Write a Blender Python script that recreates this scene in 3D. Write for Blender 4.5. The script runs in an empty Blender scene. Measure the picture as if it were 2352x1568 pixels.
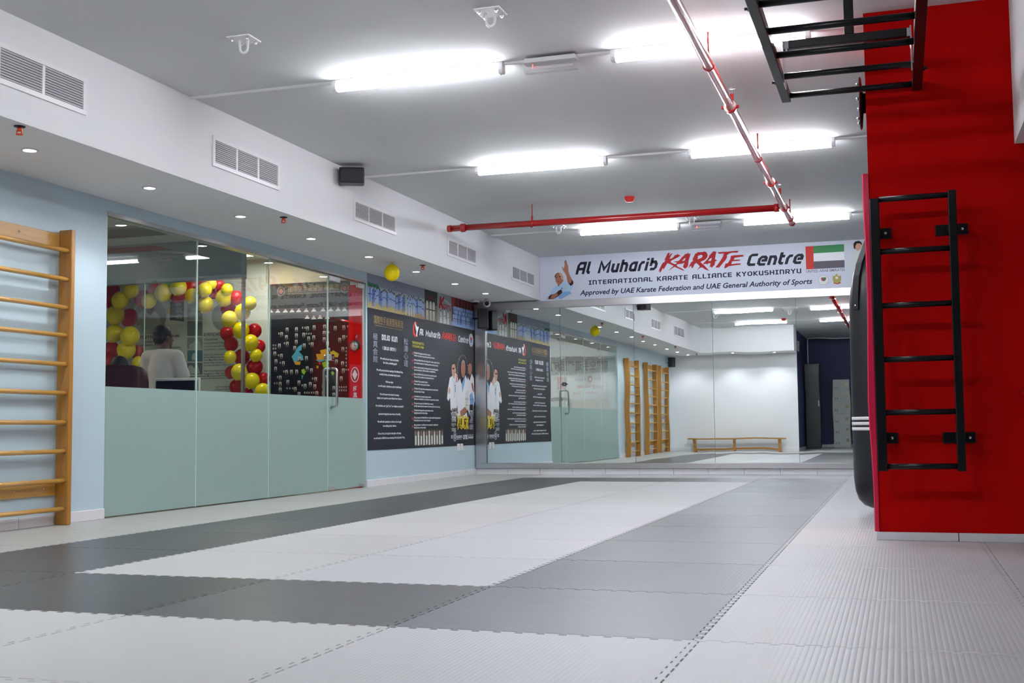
import bpy, bmesh, math, random
from mathutils import Vector, Matrix
random.seed(7)
SC = bpy.context.scene
COL = SC.collection
PI = math.pi

# ------------------------------------------------------------ camera, world, exposure
cam_d = bpy.data.cameras.new('camera'); cam = bpy.data.objects.new('camera', cam_d); COL.objects.link(cam)
F_PX, YAW, PITCH, ROLL = 2733.7, 0.3134, 0.072, -0.0103
cam_d.sensor_width = 36; cam_d.lens = F_PX / 2352 * 36
cam_d.clip_start = .05; cam_d.clip_end = 100
_r = Vector((math.cos(YAW), math.sin(YAW), 0)); _f = Vector((-math.sin(YAW), math.cos(YAW), 0)); _u = Vector((0, 0, 1))
f2 = _f * math.cos(PITCH) + _u * math.sin(PITCH); u2 = _u * math.cos(PITCH) - _f * math.sin(PITCH)
r3 = _r * math.cos(ROLL) + u2 * math.sin(ROLL); u3 = u2 * math.cos(ROLL) - _r * math.sin(ROLL)
M = Matrix.Identity(4)
for i in range(3):
    M[i][0], M[i][1], M[i][2] = r3[i], u3[i], -f2[i]
M[0][3], M[1][3], M[2][3] = 5.5992, -3.5991, .6403
cam.matrix_world = M
cam_d.dof.use_dof = True; cam_d.dof.focus_distance = 9.5; cam_d.dof.aperture_fstop = 8.0
SC.camera = cam
wd = bpy.data.worlds.new('world'); SC.world = wd; wd.use_nodes = True
wd.node_tree.nodes['Background'].inputs[0].default_value = (.8, .85, 1, 1)
wd.node_tree.nodes['Background'].inputs[1].default_value = .05
vs = SC.view_settings
vs.view_transform = 'Standard'; vs.look = 'None'; vs.gamma = 1; vs.use_curve_mapping = False
vs.exposure = 1.62
TUBE_E = 34.0        # emission of the ceiling battens
SPOT_W = 9.0         # each recessed downlight
OFFICE_E = 6.0       # office ceiling panels
cy = SC.cycles
cy.max_bounces = 8; cy.diffuse_bounces = 3; cy.glossy_bounces = 5; cy.transmission_bounces = 6; cy.transparent_max_bounces = 14
cy.use_adaptive_sampling = True; cy.adaptive_threshold = .1; cy.use_light_tree = False
cy.sample_clamp_indirect = 6; cy.blur_glossy = .5
cy.use_denoising = True

# ------------------------------------------------------------ materials
MATS = {}
def mat(name, col, rough=.5, metal=0, emit=None, es=0, coat=0, spec=.5, noise=None, bump=None, trans=0, alpha=1, sub=0):
    if name in MATS: return MATS[name]
    m = bpy.data.materials.new(name); m.use_nodes = True; nt = m.node_tree
    b = nt.nodes['Principled BSDF']
    b.inputs['Base Color'].default_value = (*col, 1); b.inputs['Roughness'].default_value = rough
    b.inputs['Metallic'].default_value = metal; b.inputs['Specular IOR Level'].default_value = spec
    b.inputs['Coat Weight'].default_value = coat; b.inputs['Coat Roughness'].default_value = .08
    b.inputs['Transmission Weight'].default_value = trans; b.inputs['Alpha'].default_value = alpha
    if emit: b.inputs['Emission Color'].default_value = (*emit, 1); b.inputs['Emission Strength'].default_value = es
    tc = nt.nodes.new('ShaderNodeTexCoord')
    if noise:                      # (scale, amount, stretch)
        mp = nt.nodes.new('ShaderNodeMapping'); nt.links.new(tc.outputs['Object'], mp.inputs[0])
        mp.inputs['Scale'].default_value = noise[2] if len(noise) > 2 else (1, 1, 1)
        n = nt.nodes.new('ShaderNodeTexNoise'); n.inputs['Scale'].default_value = noise[0]; n.inputs['Detail'].default_value = 5
        nt.links.new(mp.outputs[0], n.inputs['Vector'])
        mx = nt.nodes.new('ShaderNodeMix'); mx.data_type = 'RGBA'
        k = noise[1]
        mx.inputs[6].default_value = (*[c * (1 - k) for c in col], 1); mx.inputs[7].default_value = (*[min(1, c * (1 + k)) for c in col], 1)
        nt.links.new(n.outputs[0], mx.inputs[0]); nt.links.new(mx.outputs[2], b.inputs['Base Color'])
    if bump:                       # (scale, strength, distance)
        n = nt.nodes.new('ShaderNodeTexNoise'); n.inputs['Scale'].default_value = bump[0]; n.inputs['Detail'].default_value = 4
        nt.links.new(tc.outputs['Object'], n.inputs['Vector'])
        bp = nt.nodes.new('ShaderNodeBump'); bp.inputs['Strength'].default_value = bump[1]; bp.inputs['Distance'].default_value = bump[2]
        nt.links.new(n.outputs[0], bp.inputs['Height']); nt.links.new(bp.outputs[0], b.inputs['Normal'])
    MATS[name] = m; return m

W_PAINT = mat('white_paint', (.79, .80, .815), .75, noise=(1.2, .015), bump=(14, .12, .01))
W_CEIL = mat('ceiling_paint', (.645, .665, .67), .8, noise=(.7, .03), bump=(2.2, .5, .02))
BLUE = mat('pale_blue_paint', (.52, .67, .735), .35, noise=(1.5, .02), bump=(20, .06, .005))
NAVYW = mat('navy_wall_paint', (.035, .045, .13), .6, noise=(2, .1))
RED = mat('red_wall_paint', (.52, .0006, .0005), .75, spec=.08, noise=(3, .03), bump=(9, .1, .01))
REDPAD = mat('crimson_vinyl', (.72, .012, .07), .35)
TILE = mat('white_skirting_tile', (.78, .77, .80), .25, noise=(9, .05))
STEEL = mat('stainless_steel', (.56, .56, .57), .28, 1, noise=(40, .06, (1, 1, 20)))
CHROME = mat('chrome', (.8, .8, .82), .08, 1)
ALU = mat('brushed_aluminium', (.45, .45, .46), .35, 1)
BLACKP = mat('black_powder_coat', (.004, .0045, .006), .33, spec=.3)
BLACK = mat('black_plastic', (.008, .008, .01), .35)
LEATHER = mat('black_leather', (.012, .013, .018), .33, bump=(60, .15, .004))
WHITEP = mat('white_plastic', (.82, .82, .83), .35)
WHITEG = mat('white_enamel', (.85, .85, .87), .3)
REDPIPE = mat('red_pipe_enamel', (.36, .009, .010), .22, coat=.35)
ORANGE = mat('orange_plastic', (.75, .08, .015), .4)
REDPL = mat('red_plastic', (.62, .02, .012), .35)
DARKIN = mat('dark_duct', (.10, .105, .115), .7)
SLAT = mat('grille_slat', (.70, .70, .72), .4)
FLOORB = mat('concrete_subfloor', (.04, .04, .04), .9, noise=(5, .1))
OFFFL = mat('office_floor_tile', (.42, .41, .39), .3, noise=(3, .08))
CREAM = mat('cream_paint', (.75, .66, .52), .6)
TEALB = mat('slate_blue_paint', (.16, .25, .29), .35)
OFFCEIL = mat('office_ceiling', (.55, .57, .55), .7)
MAROON = mat('maroon_leather', (.045, .004, .008), .35, bump=(50, .1, .004))
GREYLK = mat('grey_locker_steel', (.45, .48, .46), .4)
DKCAB = mat('dark_cabinet_steel', (.006, .010, .014), .35, noise=(6, .3))
SKIN = mat('skin', (.14, .065, .04), .5)
SKINL = mat('skin_tan', (.30, .15, .09), .5)
HAIR = mat('dark_hair', (.008, .007, .007), .6, bump=(120, .4, .004))
SHIRT = mat('white_cotton', (.66, .62, .62), .8, bump=(30, .2, .006))
TROUS = mat('dark_trousers', (.02, .022, .03), .8)
SHOE = mat('black_shoe', (.01, .01, .01), .4)
DESKM = mat('beige_desk_laminate', (.42, .38, .28), .4)
DESKD = mat('dark_blue_laminate', (.03, .07, .10), .4)
SCREEN = mat('dark_screen', (.004, .005, .010), .12)
YBAL = mat('yellow_latex', (.85, .68, .0), .2, spec=.4)
RBAL = mat('red_latex', (.55, .003, .006), .2, spec=.4)
BRASS = mat('lock_plate', (.25, .24, .12), .35, .6)

def wood(name, c1, c2, axis=2, sc=1.0):
    m = bpy.data.materials.new(name); m.use_nodes = True; nt = m.node_tree; b = nt.nodes['Principled BSDF']
    tc = nt.nodes.new('ShaderNodeTexCoord'); mp = nt.nodes.new('ShaderNodeMapping')
    s = [9 * sc, 9 * sc, 9 * sc]; s[axis] = .8 * sc; mp.inputs['Scale'].default_value = s
    n = nt.nodes.new('ShaderNodeTexNoise'); n.inputs['Scale'].default_value = 5; n.inputs['Detail'].default_value = 6; n.inputs['Distortion'].default_value = .6
    r = nt.nodes.new('ShaderNodeValToRGB'); r.color_ramp.elements[0].position = .3; r.color_ramp.elements[1].position = .7
    r.color_ramp.elements[0].color = (*c1, 1); r.color_ramp.elements[1].color = (*c2, 1)
    nt.links.new(tc.outputs['Object'], mp.inputs[0]); nt.links.new(mp.outputs[0], n.inputs['Vector']); nt.links.new(n.outputs[0], r.inputs[0])
    nt.links.new(r.outputs[0], b.inputs['Base Color']); b.inputs['Roughness'].default_value = .3; b.inputs['Coat Weight'].default_value = .4
    return m
WOODZ = wood('golden_wood_upright', (.40, .17, .022), (.50, .235, .035))
WOODY = wood('golden_wood_rung', (.52, .27, .05), (.60, .33, .07), 1)
WOODX = wood('bench_wood', (.34, .15, .025), (.46, .23, .045), 0)

def glow(name, col, st):
    m = bpy.data.materials.new(name); m.use_nodes = True; nt = m.node_tree
    nt.nodes.remove(nt.nodes['Principled BSDF']); e = nt.nodes.new('ShaderNodeEmission')
    e.inputs[0].default_value = (*col, 1); e.inputs[1].default_value = st
    nt.links.new(e.outputs[0], nt.nodes['Material Output'].inputs[0]); return m
TUBE = glow('lit_batten_diffuser', (.93, .945, 1.0), TUBE_E)
LENS = glow('lit_downlight_lens', (.92, .93, 1.0), 22)
PANEL_L = glow('lit_office_panel', (1.0, .90, .78), OFFICE_E)

def glass_mat(name, tint, rgh=0.0, refl=1.0, ior=1.6):
    m = bpy.data.materials.new(name); m.use_nodes = True; nt = m.node_tree
    nt.nodes.remove(nt.nodes['Principled BSDF'])
    t = nt.nodes.new('ShaderNodeBsdfTransparent'); t.inputs[0].default_value = (*tint, 1)
    g = nt.nodes.new('ShaderNodeBsdfGlossy'); g.inputs[0].default_value = (refl, refl, refl, 1); g.inputs['Roughness'].default_value = rgh
    fr = nt.nodes.new('ShaderNodeFresnel'); ge = nt.nodes.new('ShaderNodeNewGeometry'); mr = nt.nodes.new('ShaderNodeMapRange')
    mr.inputs['To Min'].default_value = ior; mr.inputs['To Max'].default_value = 1 / ior
    nt.links.new(ge.outputs['Backfacing'], mr.inputs[0]); nt.links.new(mr.outputs[0], fr.inputs[0])
    mx = nt.nodes.new('ShaderNodeMixShader')
    nt.links.new(fr.outputs[0], mx.inputs[0]); nt.links.new(t.outputs[0], mx.inputs[1]); nt.links.new(g.outputs[0], mx.inputs[2])
    nt.links.new(mx.outputs[0], nt.nodes['Material Output'].inputs[0]); return m
GLASS = glass_mat('clear_glass', (.92, .965, .945), ior=1.52)
GLASS2 = glass_mat('thin_partition_glass', (.95, .975, .965), ior=1.3)
CLEARP = glass_mat('clear_acrylic', (.93, .93, .94), .1)
EDGE = mat('glass_edge', (.62, .80, .74), .15)

def frost_mat():
    m = bpy.data.materials.new('frosted_film'); m.use_nodes = True; nt = m.node_tree; b = nt.nodes['Principled BSDF']
    b.inputs['Base Color'].default_value = (.58, .76, .72, 1); b.inputs['Roughness'].default_value = .28
    tr = nt.nodes.new('ShaderNodeBsdfTranslucent'); tr.inputs[0].default_value = (.40, .58, .54, 1)
    rf = nt.nodes.new('ShaderNodeBsdfRefraction'); rf.inputs[0].default_value = (.60, .80, .76, 1); rf.inputs['Roughness'].default_value = .26; rf.inputs['IOR'].default_value = 1.05
    m1 = nt.nodes.new('ShaderNodeMixShader'); m1.inputs[0].default_value = .55
    m2 = nt.nodes.new('ShaderNodeMixShader'); m2.inputs[0].default_value = .48
    nt.links.new(tr.outputs[0], m1.inputs[1]); nt.links.new(rf.outputs[0], m1.inputs[2])
    nt.links.new(b.outputs[0], m2.inputs[1]); nt.links.new(m1.outputs[0], m2.inputs[2])
    nt.links.new(m2.outputs[0], nt.nodes['Material Output'].inputs[0]); return m
FROST = frost_mat()

def mirror_mat():
    m = bpy.data.materials.new('mirror_silver'); m.use_nodes = True; nt = m.node_tree; b = nt.nodes['Principled BSDF']
    b.inputs['Base Color'].default_value = (.84, .90, .885, 1); b.inputs['Metallic'].default_value = 1; b.inputs['Roughness'].default_value = 0
    tc = nt.nodes.new('ShaderNodeTexCoord'); n = nt.nodes.new('ShaderNodeTexNoise'); n.inputs['Scale'].default_value = 2.6; n.inputs['Detail'].default_value = 0
    bp = nt.nodes.new('ShaderNodeBump'); bp.inputs['Strength'].default_value = 1; bp.inputs['Distance'].default_value = .00042
    nt.links.new(tc.outputs['Object'], n.inputs['Vector']); nt.links.new(n.outputs[0], bp.inputs['Height']); nt.links.new(bp.outputs[0], b.inputs['Normal'])
    return m
MIRROR = mirror_mat()

def foam(name, col, ribbed=False, rough=.42):
    m = bpy.data.materials.new(name); m.use_nodes = True; nt = m.node_tree; b = nt.nodes['Principled BSDF']
    tc = nt.nodes.new('ShaderNodeTexCoord'); n = nt.nodes.new('ShaderNodeTexNoise'); n.inputs['Scale'].default_value = 2.2; n.inputs['Detail'].default_value = 6
    nt.links.new(tc.outputs['Object'], n.inputs['Vector'])
    mx = nt.nodes.new('ShaderNodeMix'); mx.data_type = 'RGBA'
    mx.inputs[6].default_value = (*[c * .92 for c in col], 1); mx.inputs[7].default_value = (*[c * 1.06 for c in col], 1)
    oi = nt.nodes.new('ShaderNodeObjectInfo'); ad = nt.nodes.new('ShaderNodeMath'); ad.operation = 'MULTIPLY_ADD'; ad.inputs[1].default_value = .55; ad.use_clamp = True
    m5 = nt.nodes.new('ShaderNodeMath'); m5.operation = 'MULTIPLY'; m5.inputs[1].default_value = .5
    nt.links.new(n.outputs[0], m5.inputs[0]); nt.links.new(oi.outputs['Random'], ad.inputs[0]); nt.links.new(m5.outputs[0], ad.inputs[2])
    nt.links.new(ad.outputs[0], mx.inputs[0]); nt.links.new(mx.outputs[2], b.inputs['Base Color'])
    b.inputs['Roughness'].default_value = rough; b.inputs['Specular IOR Level'].default_value = .45
    bp = nt.nodes.new('ShaderNodeBump')
    if ribbed:
        sx = nt.nodes.new('ShaderNodeSeparateXYZ'); nt.links.new(tc.outputs['Object'], sx.inputs[0])
        a = nt.nodes.new('ShaderNodeMath'); a.operation = 'MULTIPLY'; a.inputs[1].default_value = 2 * PI / .0333
        nt.links.new(sx.outputs[0], a.inputs[0])
        s = nt.nodes.new('ShaderNodeMath'); s.operation = 'SINE'; nt.links.new(a.outputs[0], s.inputs[0])
        p = nt.nodes.new('ShaderNodeMath'); p.operation = 'ABSOLUTE'; nt.links.new(s.outputs[0], p.inputs[0])
        q = nt.nodes.new('ShaderNodeMath'); q.operation = 'POWER'; q.inputs[1].default_value = .45; nt.links.new(p.outputs[0], q.inputs[0])
        bp.inputs['Strength'].default_value = .4; bp.inputs['Distance'].default_value = .002
        nt.links.new(q.outputs[0], bp.inputs['Height'])
    else:
        n2 = nt.nodes.new('ShaderNodeTexNoise'); n2.inputs['Scale'].default_value = 9; n2.inputs['Detail'].default_value = 3
        nt.links.new(tc.outputs['Object'], n2.inputs['Vector'])
        bp.inputs['Strength'].default_value = .25; bp.inputs['Distance'].default_value = .006; nt.links.new(n2.outputs[0], bp.inputs['Height'])
    nt.links.new(bp.outputs[0], b.inputs['Normal']); return m
M_LIGHT = foam('pale_grey_foam', (.515, .52, .525)); M_LIGHTR = foam('pale_grey_ribbed_foam', (.515, .525, .54), True)
M_DARK = foam('charcoal_foam', (.060, .064, .066), False, .33); M_DARKR = foam('charcoal_ribbed_foam', (.070, .075, .080), True, .33)
M_SAND = foam('warm_grey_foam', (.40, .405, .38))
M_DARK_SHEEN = foam('charcoal_foam_painted_sheen', (.145, .155, .165), False, .36); M_DARKR_SHEEN = foam('charcoal_ribbed_foam_painted_sheen', (.125, .135, .145), True, .36); M_DARK_HALFSHEEN = foam('charcoal_foam_painted_half_sheen', (.095, .10, .108), False, .35)  # charcoal foam again, with grazing sheen painted in as lighter grey

# ------------------------------------------------------------ mesh builder and object helpers
class MB:
    def __init__(s): s.v = []; s.f = []; s.mi = []; s.mats = []; s.sm = []
    def _m(s, m):
        if m is None: return 0
        if m not in s.mats: s.mats.append(m)
        return s.mats.index(m)
    def add(s, vs, fs, m=None, smooth=False):
        k = len(s.v); i = s._m(m); s.v += [tuple(v) for v in vs]
        for f in fs: s.f.append([k + a for a in f]); s.mi.append(i); s.sm.append(smooth)
        return s
    def box(s, x0, y0, z0, x1, y1, z1, m=None):
        return s.add([(x0,y0,z0),(x1,y0,z0),(x1,y1,z0),(x0,y1,z0),(x0,y0,z1),(x1,y0,z1),(x1,y1,z1),(x0,y1,z1)],
                     [(0,3,2,1),(4,5,6,7),(0,1,5,4),(1,2,6,5),(2,3,7,6),(3,0,4,7)], m)
    def prism(s, pts, axis, a0, a1, m=None, smooth=False):   # pts 2-D in the other two axes (in x,y,z order)
        def P(p, a):
            return {0: (a, p[0], p[1]), 1: (p[0], a, p[1]), 2: (p[0], p[1], a)}[axis]
        n = len(pts); vs = [P(p, a0) for p in pts] + [P(p, a1) for p in pts]
        s.add(vs, [tuple(range(n))[::-1], tuple(range(n, 2 * n))], m)
        k = len(s.v) - 2 * n; i = s._m(m)
        for j in range(n):
            s.f.append([k + j, k + (j + 1) % n, k + n + (j + 1) % n, k + n + j]); s.mi.append(i); s.sm.append(smooth)
        return s
    def tube(s, pts, r, n=12, m=None, ry=None, cap=True, smooth=True):
        pts = [Vector(p) for p in pts]; rings = []
        rr = r if isinstance(r, (list, tuple)) else [r] * len(pts)
        t0 = (pts[1] - pts[0]).normalized(); up = Vector((0, 0, 1)) if abs(t0.z) < .9 else Vector((1, 0, 0))
        a = t0.cross(up).normalized()
        vs = []
        for i, p in enumerate(pts):
            t = (pts[min(i + 1, len(pts) - 1)] - pts[max(i - 1, 0)]).normalized()
            a = (a - t * a.dot(t)).normalized(); b = t.cross(a)
            for k in range(n):
                an = 2 * PI * k / n
                vs.append(p + a * (math.cos(an) * rr[i]) + b * (math.sin(an) * (rr[i] if ry is None else ry)))
        fs = []
        for i in range(len(pts) - 1):
            for k in range(n): fs.append((i*n+k, i*n+(k+1) % n, (i+1)*n+(k+1) % n, (i+1)*n+k))
        s.add(vs, fs, m, smooth)
        if cap:
            k0 = len(s.v) - len(vs); i = s._m(m)
            s.f.append([k0 + k for k in range(n)][::-1]); s.mi.append(i); s.sm.append(False)
            s.f.append([k0 + (len(pts)-1)*n + k for k in range(n)]); s.mi.append(i); s.sm.append(False)
        return s
    def lathe(s, prof, c, axis=2, n=24, m=None, smooth=True):
        vs = []
        for r, h in prof:
            for k in range(n):
                an = 2 * PI * k / n; x, y = r * math.cos(an), r * math.sin(an)
                q = {2: (x, y, h), 0: (h, x, y), 1: (x, h, y)}[axis]
                vs.append((c[0]+q[0], c[1]+q[1], c[2]+q[2]))
        fs = []
        for i in range(len(prof) - 1):
            for k in range(n): fs.append((i*n+k, i*n+(k+1) % n, (i+1)*n+(k+1) % n, (i+1)*n+k))
        fs.append(tuple(range(n))[::-1]); fs.append(tuple((len(prof)-1)*n + k for k in range(n)))
        return s.add(vs, fs, m, smooth)
    def ball(s, c, r, n=16, m=None, sq=(1, 1, 1)):
        prof = [(max(1e-4, r * math.sin(PI * i / n)), -r * math.cos(PI * i / n)) for i in range(n + 1)]
        k = len(s.v); s.lathe(prof, (0, 0, 0), 2, n + 4, m)
        for i in range(k, len(s.v)):
            v = s.v[i]; s.v[i] = (c[0] + v[0]*sq[0], c[1] + v[1]*sq[1], c[2] + v[2]*sq[2])
        return s
    def xf(s, Mx):
        s.v = [tuple(Mx @ Vector(v)) for v in s.v]; return s
    def mesh(s, name):
        me = bpy.data.meshes.new(name); me.from_pydata(s.v, [], s.f)
        for m in s.mats: me.materials.append(m)
        me.polygons.foreach_set('material_index', s.mi); me.polygons.foreach_set('use_smooth', s.sm)
        me.update(); return me

def fixn(me):
    bm = bmesh.new(); bm.from_mesh(me); bmesh.ops.recalc_face_normals(bm, faces=bm.faces); bm.to_mesh(me); bm.free()

def obj(name, mb, m=None, parent=None, bevel=0, label=None, seg=2, fix=True):
    me = mb.mesh(name) if isinstance(mb, MB) else mb
    if m is not None and not me.materials: me.materials.append(m)
    if fix: fixn(me)
    o = bpy.data.objects.new(name, me); COL.objects.link(o)
    if parent is not None:
        o.parent = parent; w = Vector((0, 0, 0)); q = parent
        while q is not None:
            w += q.location; q = q.parent
        o.location = -w
    if bevel:
        b = o.modifiers.new('bevel', 'BEVEL'); b.width = bevel; b.segments = seg; b.limit_method = 'ANGLE'; b.angle_limit = .6
    if label: o['label'] = label
    return o
def tag(o, label, cat, group=None):
    o['label'] = label; o['category'] = cat
    if group: o['group'] = group
    return o
def thing(name, label, cat, loc=(0, 0, 0), group=None):
    o = bpy.data.objects.new(name, None); COL.objects.link(o); o.empty_display_size = .1; o.location = loc
    return tag(o, label, cat, group)
def struct(name, mb, m=None, bevel=0):
    o = obj(name, mb, m, None, bevel); o['kind'] = 'structure'; return o
def dup(root, loc, label=None, group=None, rz=None):
    r = root.copy(); COL.objects.link(r); r.location = loc
    if rz is not None: r.rotation_euler = (0, 0, rz)
    if label: r['label'] = label
    if group: r['group'] = group
    for ch in list(root.children):
        c = ch.copy(); COL.objects.link(c); c.parent = r
        for g in list(ch.children):
            d = g.copy(); COL.objects.link(d); d.parent = c
    return r
ORD = ['first', 'second', 'third', 'fourth', 'fifth', 'sixth', 'seventh', 'eighth', 'ninth', 'tenth', 'eleventh', 'twelfth', 'thirteenth', 'fourteenth', 'fifteenth', 'sixteenth', 'seventeenth', 'eighteenth', 'nineteenth', 'twentieth']

# ------------------------------------------------------------ flat lettering and prints on boards
INK = {}
def ink(n):
    C_ = dict(red=(.40,.010,.014), bg=(.62,.66,.78), navy=(.012,.014,.03), navy2=(.02,.018,.07), grey=(.16,.15,.20), gi=(.42,.60,.85), gishade=(.22,.42,.72),
      gishade2=(.45,.62,.66), skin=(.42,.17,.11), skinhi=(.66,.36,.27), skinshade=(.06,.02,.01), hairdark=(.015,.012,.015), lip=(.3,.05,.05), fred=(.60,.04,.03), fgreen=(.05,.25,.09),
      fwhite=(.80,.82,.88), fgrey=(.12,.11,.14), seal=(.50,.48,.52), sealw=(.75,.75,.78), gold=(.42,.38,.12), suit=(.62,.68,.70), white=(.82,.83,.87), cream=(.72,.74,.66), black=(.01,.01,.015),
      greyhair=(.30,.26,.25), panel=(.014,.018,.027), goldtext=(.40,.27,.10), yellow=(.65,.60,.05), kanji=(.42,.44,.55), brushy=(.75,.55,.02), maroon=(.12,.02,.02), ink=(.02,.02,.025),
      grey2=(.30,.34,.34), grey3=(.16,.19,.20), gi2=(.48,.58,.55), skin2=(.22,.10,.07), teal=(.008,.03,.035), sky=(.08,.22,.32), mblue=(.10,.42,.60), morange=(.75,.38,.03), myellow=(.75,.55,.05), mgreen=(.35,.60,.04),
      card=(.62,.64,.66), cardface=(.22,.12,.09), sand=(.60,.50,.20), sandy=(.42,.30,.16), seafoam=(.42,.52,.55), hillgreen=(.03,.22,.10), mist=(.30,.33,.42), olive=(.055,.05,.035), olive2=(.22,.20,.13), brick=(.22,.04,.04), bluegi=(.14,.25,.62), bluegi2=(.40,.55,.85),
      offwhite=(.70,.72,.66), posterw=(.62,.68,.64), emerald=(.02,.08,.06))
    if n not in INK: INK[n] = mat('print_' + n, C_[n], .55, spec=.25)
    return INK[n]
class Board:
    """a printed board; P maps (u, v, layer) to the world"""
    def __init__(s, P): s.P = P; s.mb = MB()
    def poly(s, pts, m, layer=1):
        s.mb.add([s.P(u, v, layer) for u, v in pts], [tuple(range(len(pts)))], ink(m)); return s
    def rect(s, u0, v0, u1, v1, m, layer=1): return s.poly([(u0, v0), (u1, v0), (u1, v1), (u0, v1)], m, layer)
    def ell(s, cu, cv, ru, rv, m, layer=1, n=28): return s.poly([(cu + ru*math.cos(2*PI*i/n), cv + rv*math.sin(2*PI*i/n)) for i in range(n)], m, layer)
    def line(s, pts, w, m, layer=1):
        for (a, b) in zip(pts[:-1], pts[1:]):
            a = Vector(a); b = Vector(b); d = b - a
            if d.length < 1e-6: continue
            d.normalize(); nn = Vector((-d.y, d.x)) * w / 2
            s.poly([a + nn, b + nn, b - nn, a - nn], m, layer)
        return s
    def text(s, txt, u0, u1, v, h, m, layer=1, shear=0, bold=0.0, v1=None, center=None):
        V, Fc = glyphs(txt, shear, bold)
        x0 = min(p[0] for p in V); x1 = max(p[0] for p in V)
        if u1 is None: u1 = u0 + (x1 - x0) * h / CAP
        if center is not None: wdt = (x1 - x0) * h / CAP; u0 = center - wdt/2; u1 = center + wdt/2
        k = (u1 - u0) / (x1 - x0); kv = h / CAP; v1 = v if v1 is None else v1
        vs = []
        for p in V:
            t = (p[0] - x0) / (x1 - x0)
            vs.append(s.P(u0 + (p[0] - x0) * k, v + (v1 - v) * t + p[1] * kv, layer))
        s.mb.add(vs, Fc, ink(m)); return s
    def vtext(s, chars, u0, u1, vtop, vbot, m, layer=1, bold=.02):
        hh = (vtop - vbot) / len(chars)
        for i, c in enumerate(chars):
            V, Fc = glyphs(c, 0, bold)
            x0 = min(p[0] for p in V); x1 = max(p[0] for p in V); y0 = min(p[1] for p in V); y1 = max(p[1] for p in V)
            s.mb.add([s.P(u0 + (p[0]-x0)/(x1-x0)*(u1-u0), vtop - hh*(i+1) + hh*.06 + (p[1]-y0)/(y1-y0)*hh*.88, layer) for p in V], Fc, ink(m))
        return s
    def stroke(s, txt, u0, u1, v, h, m, layer=1, shear=0, th=.19, v1=None, gap=.22):
        x = 0; segs = []
        for ch in txt:
            if ch == ' ': x += .55; continue
            wd_, pl = SG.get(ch, SG['O'])
            for poly in pl: segs.append([(x + px, py) for px, py in poly])
            x += wd_ + gap
        tot = x - gap; k = (u1 - u0) / tot; v1 = v if v1 is None else v1
        for pl in segs:
            L_ = offs(pl, th / 2)
            for q in L_:
                s.mb.add([s.P(u0 + (a + b * shear) * k, v + (v1 - v) * (a / tot) + b * h, layer) for a, b in q], [tuple(range(len(q)))], ink(m))
        return s
def offs(pl, r):
    out = []; n = len(pl)
    d = [(Vector(pl[i+1]) - Vector(pl[i])).normalized() for i in range(n - 1)]
    N = [Vector((-a.y, a.x)) for a in d]; L = []; R = []
    for i in range(n):
        if i == 0: nn = N[0]; k = 1
        elif i == n - 1: nn = N[-1]; k = 1
        else:
            nn = (N[i-1] + N[i]); nn = nn.normalized() if nn.length > .01 else N[i]; k = min(1.8, 1 / max(.2, nn.dot(N[i])))
        p = Vector(pl[i]); L.append(p + nn * r * k); R.append(p - nn * r * k)
    for i in range(n - 1): out.append([L[i], L[i+1], R[i+1], R[i]])
    return out
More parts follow.
